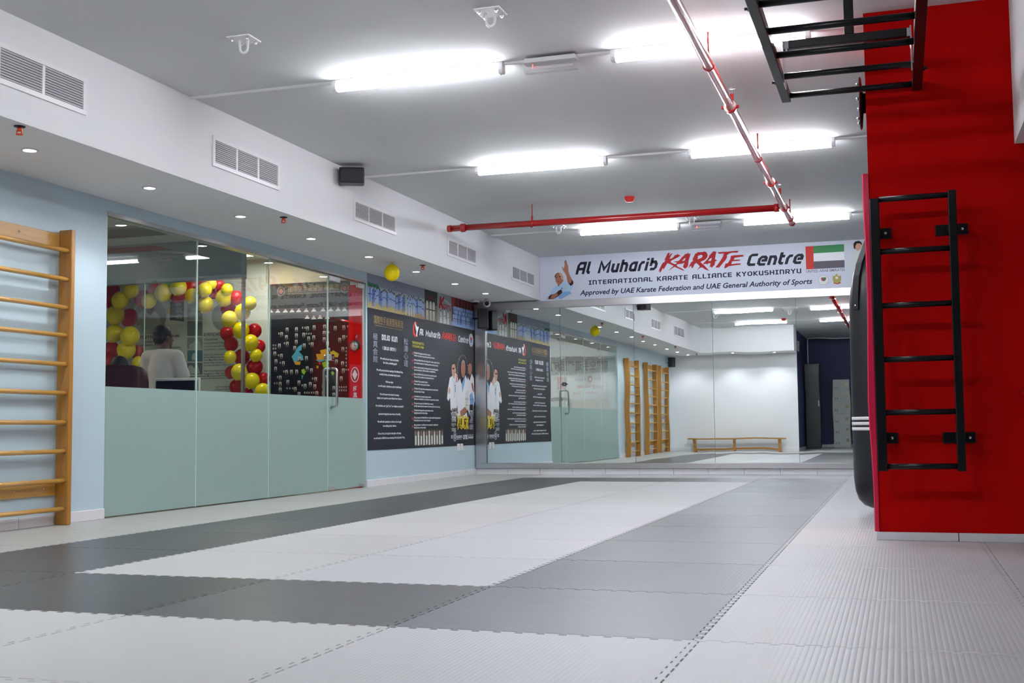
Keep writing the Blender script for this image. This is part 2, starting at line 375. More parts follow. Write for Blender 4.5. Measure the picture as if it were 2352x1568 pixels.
def _sg():
    a = .1; b = .9; m = .5; xh = .68
    G = {}
    G['A'] = (.72, [[(a,0),(a,.72),(.22,b),(.62,b),(.62,0)],[(a,.42),(.62,.42)]])
    G['l'] = (.30, [[(a,1),(a,.22),(.2,a),(.32,a)]])
    G['M'] = (.92, [[(a,0),(a,b),(.46,.3),(.82,b),(.82,0)]])
    G['u'] = (.6, [[(a,.72),(a,.22),(.2,a),(.5,a)],[(.5,.72),(.5,0)]])
    G['h'] = (.6, [[(a,0),(a,1)],[(a,xh),(.4,xh),(.5,.5),(.5,0)]])
    G['a'] = (.62, [[(.2,xh),(.52,xh),(.52,0)],[(.52,a),(.22,a),(a,.2),(a,.5),(.22,xh)]])
    G['r'] = (.42, [[(a,0),(a,.5),(.22,xh),(.42,xh)]])
    G['i'] = (.2, [[(a,0),(a,.72)],[(a,.82),(a,1)]])
    G['b'] = (.62, [[(a,1),(a,.35)],[(a,a),(.4,a),(.52,.22),(.52,.5),(.4,xh),(a,xh)]])
    G['C'] = (.62, [[(.62,b),(.22,b),(a,.78),(a,.22),(.22,a),(.62,a)]])
    G['e'] = (.6, [[(.58,.08),(.22,.08),(.08,.2),(.08,.55),(.22,.70),(.44,.70),(.54,.58),(.54,.41),(.24,.41)]])
    G['n'] = (.6, [[(a,0),(a,xh),(.4,xh),(.5,.5),(.5,0)]])
    G['t'] = (.38, [[(a,1),(a,.22),(.2,a),(.38,a)],[(a,.68),(.38,.68)]])
    G['I'] = (.5, [[(0,b),(.5,b)],[(.25,b),(.25,a)],[(0,a),(.5,a)]])
    G['N'] = (.7, [[(a,0),(a,b),(.48,b),(.6,.78),(.6,0)]])
    G['T'] = (.7, [[(0,b),(.7,b)],[(.35,b),(.35,0)]])
    G['E'] = (.62, [[(.62,b),(a,b),(a,a),(.62,a)],[(a,m),(.58,m)]])
    G['R'] = (.68, [[(a,0),(a,b),(.5,b),(.6,.8),(.6,.55),(.5,.42),(a,.42)],[(.35,.42),(.62,0)]])
    G['O'] = (.74, [[(.25,b),(.5,b),(.64,.75),(.64,.25),(.5,a),(.25,a),(a,.25),(a,.75),(.25,b)]])
    G['L'] = (.6, [[(a,1),(a,a),(.6,a)]])
    G['K'] = (.68, [[(a,0),(a,1)],[(.62,1),(.22,.5),(.64,0)]])
    G['Y'] = (.7, [[(.05,1),(.35,.5),(.65,1)],[(.35,.5),(.35,0)]])
    G['U'] = (.68, [[(a,1),(a,.22),(.22,a),(.6,a)],[(.6,1),(.6,0)]])
    G['S'] = (.66, [[(.6,b),(.2,b),(a,.8),(a,.6),(.2,m),(.48,m),(.58,.4),(.58,.2),(.48,a),(.05,a)]])
    G['H'] = (.68, [[(a,0),(a,1)],[(.6,0),(.6,1)],[(a,m),(.6,m)]])
    G['D'] = (.7, [[(a,0),(a,b),(.5,b),(.62,.75),(.62,.25),(.5,a),(a,a)]])
    G['J'] = (.6, [[(.5,1),(.5,.22),(.4,a),(.05,a)]])
    G['P'] = (.66, [[(a,0),(a,b),(.5,b),(.6,.8),(.6,.55),(.5,.42),(a,.42)]])
    G['('] = (.25, [[(.25,1),(a,.8),(a,.2),(.25,0)]]); G[')'] = (.25, [[(0,1),(.15,.8),(.15,.2),(0,0)]])
    return G
SG = _sg()
_gc = {}
def glyphs(txt, shear=0, bold=0.0):
    k = (txt, shear, bold)
    if k in _gc: return _gc[k]
    cu = bpy.data.curves.new('t', 'FONT'); cu.body = txt; cu.size = 1; cu.shear = shear; cu.offset = bold; cu.resolution_u = 2; cu.fill_mode = 'FRONT'
    o = bpy.data.objects.new('t', cu); COL.objects.link(o)
    dg = bpy.context.evaluated_depsgraph_get(); me = bpy.data.meshes.new_from_object(o.evaluated_get(dg))
    V = [(v.co.x, v.co.y) for v in me.vertices]; Fc = [tuple(p.vertices) for p in me.polygons]
    bpy.data.objects.remove(o); bpy.data.curves.remove(cu); bpy.data.meshes.remove(me)
    if not V: V = [(0,0),(1,0),(0,.01)]; Fc = [(0,1,2)]
    _gc[k] = (V, Fc); return V, Fc
CAP = 1; CAP = max(v[1] for v in glyphs('H')[0])
D={'karate':[('red',[(2.747,2.937),(2.766,2.933),(2.754,2.896),(2.777,2.919),(2.805,2.928),(2.785,2.902),(2.76,2.853),(2.79,2.859),(2.817,2.877),(2.83,2.898),(2.85,2.9),(2.867,2.912),(2.886,2.898),(2.911,2.889),(2.868,2.865),(2.814,2.841),(2.79,2.83),(2.774,2.815),(2.783,2.801),(2.833,2.778),(2.851,2.783),(2.857,2.797),(2.807,2.812),(2.878,2.818),(2.897,2.834),(2.921,2.862),(2.948,2.884),(2.969,2.904),(3.014,2.918),(3.022,2.904),(3.044,2.91),(3.03,2.865),(3.014,2.818),(3.007,2.754),(2.989,2.725),(2.962,2.709),(2.936,2.737),(2.958,2.789),(2.925,2.779),(2.869,2.776),(2.851,2.762),(2.865,2.746),(2.924,2.714),(2.961,2.685),(2.923,2.693),(2.865,2.723),(2.824,2.743),(2.79,2.723),(2.736,2.691),(2.776,2.727),(2.812,2.756),(2.753,2.788),(2.729,2.795),(2.714,2.772),(2.693,2.737),(2.668,2.709),(2.675,2.734),(2.659,2.724),(2.644,2.692),(2.626,2.672),(2.623,2.702),(2.602,2.679),(2.62,2.717),(2.645,2.767),(2.667,2.804),(2.688,2.812),(2.708,2.844),(2.689,2.839),(2.713,2.882),(2.732,2.92)]),('bg',[(2.977,2.856),(2.956,2.845),(2.929,2.82),(2.938,2.814),(2.958,2.817),(2.967,2.833)]),('red',[(3.105,2.905),(3.128,2.91),(3.128,2.922),(3.19,2.92),(3.228,2.925),(3.251,2.915),(3.264,2.885),(3.265,2.858),(3.246,2.83),(3.22,2.81),(3.19,2.8),(3.171,2.789),(3.195,2.763),(3.21,2.752),(3.23,2.73),(3.275,2.675),(3.286,2.663),(3.232,2.686),(3.188,2.718),(3.159,2.71),(3.12,2.677),(3.144,2.711),(3.162,2.731),(3.139,2.756),(3.116,2.779),(3.093,2.767),(3.071,2.721),(3.048,2.713),(3.051,2.743),(3.03,2.738),(3.005,2.712),(3.025,2.756),(3.043,2.787),(3.073,2.812),(3.065,2.828),(3.086,2.871)]),('bg',[(3.136,2.868),(3.174,2.884),(3.195,2.88),(3.2,2.859),(3.182,2.842),(3.132,2.827),(3.138,2.847)]),('red',[(3.216,2.758),(3.199,2.761),(3.223,2.784),(3.261,2.82),(3.282,2.848),(3.284,2.863),(3.31,2.891),(3.348,2.927),(3.357,2.918),(3.382,2.916),(3.37,2.864),(3.362,2.815),(3.389,2.801),(3.362,2.782),(3.359,2.756),(3.35,2.736),(3.335,2.725),(3.317,2.704),(3.297,2.724),(3.276,2.704),(3.291,2.727),(3.304,2.765),(3.278,2.766),(3.254,2.75),(3.248,2.762)]),('bg',[(3.32,2.837),(3.296,2.824),(3.271,2.797),(3.305,2.797),(3.314,2.814)]),('red',[(3.4,2.907),(3.531,2.907),(3.617,2.912),(3.66,2.911),(3.692,2.917),(3.66,2.905),(3.669,2.895),(3.651,2.887),(3.588,2.89),(3.55,2.881),(3.519,2.862),(3.52,2.833),(3.505,2.804),(3.469,2.765),(3.434,2.726),(3.41,2.7),(3.393,2.707),(3.378,2.701),(3.367,2.714),(3.4,2.751),(3.438,2.802),(3.477,2.864),(3.443,2.865),(3.475,2.873),(3.478,2.886),(3.423,2.883),(3.4,2.895)]),('red',[(3.573,2.85),(3.616,2.855),(3.725,2.854),(3.774,2.854),(3.725,2.848),(3.739,2.832),(3.701,2.829),(3.621,2.821),(3.612,2.81),(3.606,2.796),(3.643,2.795),(3.688,2.794),(3.689,2.782),(3.672,2.778),(3.597,2.776),(3.582,2.771),(3.574,2.739),(3.642,2.744),(3.699,2.743),(3.69,2.727),(3.613,2.722),(3.538,2.714),(3.491,2.688),(3.478,2.697),(3.498,2.752),(3.524,2.752),(3.551,2.79),(3.563,2.813),(3.566,2.836)])],
'master':[('gi',[(1.085,2.436),(1.091,2.456),(1.142,2.526),(1.163,2.549),(1.209,2.575),(1.223,2.55),(1.288,2.603),(1.304,2.599),(1.33,2.637),(1.354,2.608),(1.394,2.554),(1.435,2.564),(1.423,2.525),(1.389,2.475),(1.409,2.452),(1.31,2.41),(1.268,2.382),(1.161,2.387),(1.124,2.442)]),('gishade',[(1.269,2.476),(1.377,2.479),(1.409,2.452),(1.335,2.421),(1.268,2.382),(1.227,2.386),(1.219,2.426)]),('gishade2',[(1.3,2.595),(1.337,2.569),(1.385,2.511),(1.373,2.475),(1.32,2.522)]),('skin',[(1.173,2.705),(1.19,2.732),(1.224,2.747),(1.257,2.739),(1.281,2.716),(1.293,2.675),(1.292,2.627),(1.271,2.6),(1.225,2.562),(1.205,2.591),(1.187,2.62),(1.177,2.665)]),('skinhi',[(1.232,2.734),(1.257,2.739),(1.281,2.716),(1.293,2.675),(1.288,2.635),(1.264,2.661),(1.248,2.701)]),('hairdark',[(1.169,2.689),(1.173,2.705),(1.19,2.732),(1.224,2.747),(1.19,2.72),(1.179,2.681)]),('hairdark',[(1.235,2.692),(1.252,2.695),(1.262,2.685),(1.239,2.68)]),('hairdark',[(1.19,2.684),(1.206,2.687),(1.208,2.677),(1.192,2.675)]),('lip',[(1.21,2.627),(1.23,2.628),(1.238,2.62),(1.214,2.617)]),('hairdark',[(1.217,2.575),(1.234,2.574),(1.223,2.552)]),('skin',[(1.325,2.916),(1.337,2.91),(1.353,2.857),(1.365,2.824),(1.368,2.752),(1.388,2.695),(1.412,2.645),(1.436,2.608),(1.432,2.576),(1.398,2.552),(1.354,2.608),(1.339,2.697),(1.319,2.734),(1.29,2.776),(1.274,2.817),(1.283,2.824),(1.301,2.791),(1.316,2.843),(1.313,2.899),(1.323,2.894)]),('skinshade',[(1.412,2.645),(1.436,2.608),(1.432,2.576),(1.398,2.552),(1.354,2.608),(1.378,2.591),(1.407,2.598)]),('skinshade',[(1.076,2.386),(1.084,2.424),(1.116,2.447),(1.162,2.453),(1.203,2.475),(1.22,2.494),(1.262,2.512),(1.278,2.48),(1.269,2.46),(1.219,2.422),(1.157,2.385)]),('skin',[(1.103,2.395),(1.128,2.438),(1.17,2.452),(1.203,2.467),(1.219,2.438),(1.157,2.389)]),('hairdark',[(1.264,2.516),(1.27,2.54),(1.279,2.532),(1.27,2.512)])],
'flag':[('fred',[(4.521,2.918),(4.622,2.918),(4.618,2.622),(4.523,2.623)]),('fgreen',[(4.622,2.918),(5,2.921),(4.999,2.826),(4.62,2.823)]),('fwhite',[(4.62,2.823),(4.999,2.826),(4.999,2.718),(4.619,2.719)]),('fgrey',[(4.619,2.719),(4.999,2.718),(4.999,2.622),(4.618,2.622)]),('seal',[(4.797,2.472),(4.795,2.455),(4.788,2.44),(4.777,2.428),(4.764,2.418),(4.748,2.412),(4.731,2.411),(4.714,2.414),(4.699,2.421),(4.686,2.432),(4.676,2.446),(4.67,2.461),(4.668,2.478),(4.671,2.494),(4.678,2.51),(4.688,2.522),(4.702,2.532),(4.718,2.537),(4.735,2.539),(4.751,2.536),(4.767,2.529),(4.78,2.518),(4.79,2.504),(4.796,2.488)]),('sealw',[(4.791,2.472),(4.789,2.457),(4.783,2.444),(4.773,2.432),(4.761,2.424),(4.746,2.419),(4.731,2.418),(4.716,2.42),(4.702,2.427),(4.69,2.436),(4.681,2.449),(4.676,2.463),(4.674,2.478),(4.677,2.492),(4.683,2.506),(4.693,2.517),(4.705,2.526),(4.719,2.531),(4.734,2.532),(4.749,2.53),(4.763,2.523),(4.775,2.513),(4.784,2.501),(4.79,2.487)]),('fgrey',[(4.706,2.507),(4.765,2.509),(4.767,2.484),(4.748,2.46),(4.721,2.462),(4.705,2.479)]),('fred',[(4.71,2.503),(4.726,2.504),(4.729,2.465),(4.717,2.47)]),('fgreen',[(4.728,2.504),(4.761,2.505),(4.761,2.492),(4.728,2.492)]),('gold',[(4.849,2.525),(4.872,2.516),(4.892,2.546),(4.904,2.545),(4.913,2.515),(4.954,2.52),(4.95,2.463),(4.932,2.427),(4.862,2.43),(4.848,2.468)]),('sealw',[(4.883,2.507),(4.915,2.507),(4.914,2.485),(4.898,2.478),(4.883,2.486)]),('fred',[(4.858,2.436),(4.901,2.423),(4.946,2.438),(4.944,2.424),(4.9,2.412),(4.861,2.425)]),('hairdark',[(5.115,2.92),(5.139,2.947),(5.182,2.953),(5.212,2.934),(5.221,2.901),(5.207,2.882),(5.196,2.915),(5.157,2.921),(5.137,2.886),(5.14,2.845),(5.117,2.862)]),('skinhi',[(5.137,2.886),(5.157,2.921),(5.196,2.919),(5.215,2.898),(5.214,2.873),(5.194,2.842),(5.162,2.819),(5.147,2.836),(5.136,2.861)]),('suit',[(5.043,2.736),(5.068,2.783),(5.131,2.821),(5.194,2.834),(5.264,2.862),(5.295,2.584),(5.273,2.374),(5.052,2.401),(5.077,2.579),(5.046,2.589),(5.033,2.663)])],
'trio':[('white',[(11.178,1.298),(11.287,1.327),(11.347,1.291),(11.422,1.371),(11.507,1.309),(11.527,1.077),(11.449,0.903),(11.416,0.732),(11.275,0.731),(11.205,0.858),(11.185,1.035),(11.113,0.992),(11.066,1.024),(11.104,1.152),(11.141,1.22)]),('skinhi',[(11.423,1.418),(11.418,1.383),(11.406,1.352),(11.387,1.326),(11.363,1.31),(11.337,1.303),(11.312,1.308),(11.289,1.323),(11.272,1.347),(11.26,1.377),(11.257,1.411),(11.262,1.446),(11.274,1.477),(11.293,1.503),(11.316,1.519),(11.342,1.526),(11.368,1.522),(11.39,1.507),(11.408,1.483),(11.42,1.453)]),('hairdark',[(11.258,1.454),(11.269,1.51),(11.34,1.529),(11.413,1.517),(11.435,1.419),(11.411,1.435),(11.375,1.485),(11.302,1.481)]),('hairdark',[(11.277,1.429),(11.362,1.433),(11.362,1.416),(11.277,1.412)]),('skinhi',[(11.189,1.128),(11.187,1.115),(11.181,1.103),(11.173,1.094),(11.162,1.088),(11.15,1.085),(11.138,1.087),(11.128,1.093),(11.12,1.102),(11.114,1.114),(11.113,1.126),(11.115,1.14),(11.121,1.151),(11.129,1.161),(11.14,1.167),(11.152,1.17),(11.163,1.168),(11.174,1.162),(11.182,1.153),(11.188,1.142)]),('skinhi',[(11.492,1.3),(11.49,1.281),(11.484,1.264),(11.474,1.251),(11.462,1.242),(11.449,1.238),(11.436,1.241),(11.425,1.249),(11.416,1.262),(11.41,1.279),(11.408,1.297),(11.411,1.316),(11.417,1.333),(11.427,1.347),(11.438,1.356),(11.451,1.359),(11.464,1.357),(11.476,1.348),(11.485,1.335),(11.491,1.319)]),('black',[(11.198,0.871),(11.432,0.907),(11.426,0.864),(11.203,0.841)]),('white',[(11.903,1.341),(11.98,1.282),(12.075,1.388),(12.166,1.324),(12.188,1.127),(12.199,1.011),(12.144,0.947),(12.073,0.768),(11.917,0.856),(11.91,1.085),(11.887,1.217)]),('gishade',[(11.975,1.087),(12.081,1.125),(12.172,1.01),(12.103,0.911),(11.997,0.892)]),('skin',[(12.084,1.464),(12.08,1.434),(12.067,1.406),(12.049,1.383),(12.025,1.368),(12,1.363),(11.975,1.367),(11.952,1.38),(11.935,1.4),(11.924,1.427),(11.921,1.457),(11.926,1.487),(11.938,1.515),(11.956,1.538),(11.979,1.553),(12.005,1.559),(12.03,1.555),(12.052,1.542),(12.07,1.521),(12.081,1.495)]),('hairdark',[(11.927,1.484),(11.946,1.538),(12.005,1.559),(12.065,1.544),(12.082,1.491),(12.038,1.525),(11.964,1.521)]),('skin',[(12.058,1.249),(12.106,1.264),(12.15,1.207),(12.167,1.127),(12.122,1.144),(12.07,1.196)]),('white',[(11.57,1.303),(11.643,1.227),(11.799,1.355),(11.914,1.271),(11.95,1.121),(11.919,0.944),(11.892,0.873),(11.764,0.924),(11.66,0.819),(11.485,0.818),(11.444,0.989),(11.467,1.161),(11.514,1.266)]),('cream',[(11.794,1.118),(11.937,1.157),(11.919,0.944),(11.892,0.882),(11.764,0.924),(11.791,0.995)]),('skin',[(11.799,1.443),(11.793,1.405),(11.779,1.37),(11.758,1.342),(11.732,1.323),(11.704,1.316),(11.676,1.321),(11.651,1.338),(11.631,1.364),(11.619,1.398),(11.615,1.435),(11.621,1.473),(11.634,1.508),(11.655,1.536),(11.681,1.554),(11.709,1.562),(11.738,1.557),(11.763,1.541),(11.783,1.515),(11.795,1.481)]),('greyhair',[(11.618,1.461),(11.638,1.532),(11.709,1.562),(11.778,1.543),(11.797,1.469),(11.764,1.512),(11.706,1.527),(11.65,1.506)]),('gishade',[(11.643,1.227),(11.799,1.355),(11.771,1.257),(11.666,1.115)]),('skin',[(11.56,0.861),(11.764,0.924),(11.866,0.873),(11.659,0.793),(11.584,0.784)]),('skin',[(11.432,0.877),(11.485,0.852),(11.497,0.801),(11.447,0.792)]),('white',[(11.411,0.834),(11.559,0.827),(11.609,0.784),(11.761,0.82),(11.839,0.855),(11.863,0.768),(11.459,0.766)])],
'texts':[['国際空手道連盟極真流',8.644,9.528,1.835,0.069,'goldtext','t'],['INTERNATIONAL KARATE ALLIANCE KYOKUSHINRYU',8.669,9.509,1.8,0.013,'goldtext','t'],['DOJO KUN',8.869,9.343,1.653,0.063,'white','s'],['( DOJO OATH )',8.894,9.297,1.542,0.039,'white','s'],['We will train our hearts and bodies',8.819,9.378,1.429,0.022,'white','t'],['for a firm, unshaking spirit.',8.908,9.33,1.385,0.022,'white','t'],['We will pursue the true meaning of the Martial Way,',8.71,9.517,1.295,0.022,'white','t'],['so that in time, our senses may be alert.',8.801,9.433,1.25,0.022,'white','t'],['With true vigor,',8.978,9.216,1.167,0.022,'white','t'],['we will seek to cultivate a spirit of self denial.',8.756,9.471,1.115,0.022,'white','t'],['We will observe the rules of courtesy,',8.805,9.393,1.022,0.022,'white','t'],['respect our superiors, and refrain from violence.',8.721,9.483,0.979,0.022,'white','t'],['We will follow our "god", (or "our religious principles")',8.682,9.536,0.89,0.021,'white','t'],['and never forget the true virtue of humility,',8.767,9.439,0.798,0.022,'white','t'],['We will look upwards to wisdom and strength,',8.737,9.467,0.71,0.022,'white','t'],['not seeking other desires.',8.898,9.305,0.663,0.022,'white','t'],['All our lives, through the discipline of karate,',8.748,9.456,0.576,0.022,'white','t'],['we will seek to fulfill the true meaning of the Kyokushin Way.',8.629,9.571,0.525,0.022,'white','t'],['The Martial Way begins and ends with courtesy.',9.877,10.462,1.55,0.02,'white','t'],['Therefore, be properly and genuinely courteous at all times.',9.877,10.61,1.518,0.019,'white','t'],['Following the Martial Way is like scaling a cliff - continue upwards without',9.884,10.789,1.464,0.02,'white','t'],['rest. It demands absolute and unfaltering devotion to the task at hand.',9.883,10.738,1.427,0.02,'white','t'],['Strive to seize the initiative in all things, all the time guarding against',9.883,10.733,1.374,0.021,'white','t'],['actions stemming from selfish animosity or thoughtlessness.',9.882,10.635,1.343,0.02,'white','t'],['Even for the Martial Artist, the place of money cannot be ignored.',9.882,10.679,1.292,0.02,'white','t'],['Yet one should be careful never to become attached to it.',9.881,10.578,1.258,0.02,'white','t'],['The Martial Way is centered in posture.',9.881,10.358,1.203,0.021,'white','t'],['Strive to maintain correct posture at all times.',9.88,10.434,1.169,0.02,'white','t'],['The Martial Way begins with one thousand days and is mastered after',9.88,10.733,1.115,0.02,'white','t'],['ten thousand days of training.',9.879,10.239,1.079,0.02,'white','t'],['In the Martial Arts, introspection begets wisdom.',9.879,10.475,1.02,0.02,'white','t'],['Always see contemplation on your action as an opportunity to improve.',9.878,10.758,0.989,0.02,'white','t'],['The nature and purpose of the Martial Way is universal.',9.877,10.551,0.936,0.02,'white','t'],['All selfish desires should be roasted in the tempering fires of hard training.',9.877,10.797,0.902,0.02,'white','t'],['The Martial Arts begin with a point and end in a circle.',9.876,10.55,0.851,0.02,'white','t'],['Straight lines stem from this principle.',9.876,10.342,0.818,0.021,'white','t'],['The true essence of the Martial Way can only be realized through experience.',9.875,10.825,0.762,0.02,'white','t'],['Knowing this, learn never to fear its demands.',9.875,10.445,0.728,0.02,'white','t'],['Always remember: in the Martial Arts the rewards of a confident and',9.874,10.719,0.673,0.02,'white','t'],['Grateful heart are truly abundant.',9.874,10.286,0.64,0.02,'white','t'],['THE ELEVEN MOTTOS',9.826,10.227,1.667,0.03,'yellow','t'],['OF SOSAI MAS OYAMA',9.825,10.226,1.625,0.028,'yellow','t'],['Al Muharib',10.077,10.82,1.788,0.08,'white','s'],['Centre',11.53,11.933,1.794,0.08,'white','s'],['KSI',11.218,11.283,0.503,0.043,'white','s'],['KUSHIN',11.439,11.653,0.506,0.034,'white','s'],['ONE',11.698,11.888,0.487,0.059,'white','s'],['CHAMPIONSHIP',11.909,12.132,0.494,0.03,'white','s'],['INTERNATIONAL',11.438,11.64,0.487,0.01,'white','t'],['MARTIAL ARTS',11.91,12.133,0.535,0.012,'white','t']],
'kbox':[(10.861,1.892),(11.489,1.904),(11.486,1.771),(10.859,1.764)],
'badge':[(11.974,1.841),(12.163,1.853),(12.07,1.937),(12.066,1.757)],
'kick':[('fred',[(10.038,1.854),(10.034,1.829),(10.024,1.806),(10.008,1.785),(9.987,1.768),(9.963,1.757),(9.938,1.752),(9.913,1.754),(9.889,1.762),(9.869,1.775),(9.854,1.793),(9.845,1.815),(9.841,1.839),(9.845,1.864),(9.855,1.887),(9.871,1.908),(9.891,1.925),(9.915,1.936),(9.94,1.941),(9.966,1.94),(9.989,1.932),(10.01,1.919),(10.025,1.901),(10.035,1.878)]),('panel',[(10.044,1.858),(10.041,1.839),(10.033,1.821),(10.021,1.806),(10.005,1.793),(9.987,1.785),(9.968,1.781),(9.948,1.782),(9.931,1.788),(9.915,1.798),(9.904,1.812),(9.896,1.829),(9.894,1.847),(9.897,1.866),(9.904,1.884),(9.916,1.899),(9.932,1.912),(9.95,1.921),(9.97,1.925),(9.989,1.924),(10.007,1.918),(10.023,1.908),(10.034,1.894),(10.042,1.877)]),('white',[(9.921,1.943),(9.95,1.908),(9.999,1.881),(10.038,1.892),(10.044,1.874),(10.018,1.837),(9.998,1.806),(9.988,1.782),(10.003,1.761),(9.958,1.773),(9.968,1.826),(9.939,1.869),(9.915,1.928)])],
'bullets':[(9.839,1.46),(9.838,1.372),(9.837,1.29),(9.836,1.204),(9.835,1.111),(9.834,1.016),(9.833,0.932),(9.832,0.845),(9.831,0.76),(9.83,0.664),(9.838,1.549)],
'edges':{'bands':[(8.455,1.995),(10.258,1.986),(10.715,2),(11.263,1.987),(12.205,2.025)],
'top':[(10.263,2.392),(10.721,2.39),(11.271,2.39),(12.137,2.391)],
'bot':[(8.46,0.404),(12.251,0.402)],
'seams':[(9.743,0.96),(11.007,0.981)]},
'bwphoto':[(9.88,0.628),(10.919,0.619),(10.915,0.399),(9.877,0.422)],
'kv':[[(8.594,1.719),(8.725,1.382)],[(9.527,1.721),(9.664,1.375)],[(11.206,0.909),(11.406,0.586)],[(11.951,0.962),(12.117,0.608)],[(11.435,0.792),(11.912,0.618)]],
'arc':[(11.458,1.374),(11.457,1.399),(11.46,1.424),(11.466,1.449),(11.475,1.473),(11.486,1.497),(11.5,1.519),(11.517,1.539),(11.536,1.558),(11.558,1.574),(11.58,1.588),(11.605,1.6),(11.63,1.609),(11.657,1.615),(11.683,1.617),(11.71,1.617),(11.736,1.614),(11.761,1.608),(11.786,1.599),(11.809,1.587),(11.83,1.572),(11.849,1.555),(11.865,1.535),(11.879,1.514),(11.89,1.491),(11.898,1.467),(11.903,1.442),(11.904,1.416),(11.903,1.39)],
'emb':[(11.298,0.528),(11.434,0.526),(11.367,0.591),(11.364,0.463)],
'btexts':[['Al Muharib',1.464,2.576,2.707,2.712,0.167,'navy','s'],['Centre',3.763,4.461,2.703,2.701,0.157,'navy','s'],['INTERNATIONAL KARATE ALLIANCE KYOKUSHINRYU',1.648,4.459,2.557,2.577,0.06,'navy2','s2'],['Approved by UAE Karate Federation and UAE General Authority of Sports',1.524,4.595,2.421,2.435,0.065,'navy2','i'],['UNITED ARAB EMIRATES',4.52,5.001,2.578,2.579,0.033,'grey','t']],
'otexts':[['MASUTATSU OYAMA',-3.005,-2.397,1.732,0.035,'maroon','s'],['Founder',-2.886,-2.736,1.682,0.026,'ink','t'],['Kyokushin Karate',-2.966,-2.586,1.643,0.026,'ink','t'],['KYOKUSHINRYU',-2.575,-2.364,1.604,0.018,'ink','t'],['and martial arts',-2.606,-2.369,1.563,0.019,'ink','t'],['KANCHO',-2.063,-1.831,1.733,0.038,'grey','s'],['Chairman',-2.063,-1.877,1.683,0.025,'ink','t'],['International Karate Alliance',-2.062,-1.611,1.641,0.025,'grey','t'],['Chairman of the International Karate Alliance',-2.062,-1.58,1.606,0.015,'ink','t'],['Chong 5th Dan, in a Kyokushin',-2.062,-1.753,1.57,0.016,'ink','t'],['Kancho was the former long time Chairman',-2.061,-1.61,1.509,0.018,'ink','t'],['and the Middle East, International Karate',-2.061,-1.61,1.478,0.018,'ink','t'],['Sosai Masutatsu Oyama (1923 - 1994)',-2.06,-1.61,1.447,0.018,'ink','t'],['Kancho Peter was born in Singapore',-2.06,-1.67,1.415,0.018,'ink','t'],['arts under his father in 1955, at the age',-2.06,-1.65,1.384,0.018,'ink','t'],['Prior to studying Kyokushin Karate in',-2.059,-1.629,1.322,0.018,'ink','t'],['Singapore. In 1967, Kancho journeyed',-2.059,-1.629,1.288,0.018,'ink','t'],['Kyokushin Karate founder Mas Oyama at the Honbu dojo, Tokyo',-2.282,-1.629,1.261,0.018,'ink','t'],['Kyokushin instructors and senior instructors were training at that',-2.282,-1.628,1.234,0.018,'ink','t'],['was an Assistant Branch',-1.903,-1.628,1.134,0.018,'ink','t'],['instructor in the Singapore',-1.903,-1.627,1.103,0.018,'ink','t']],
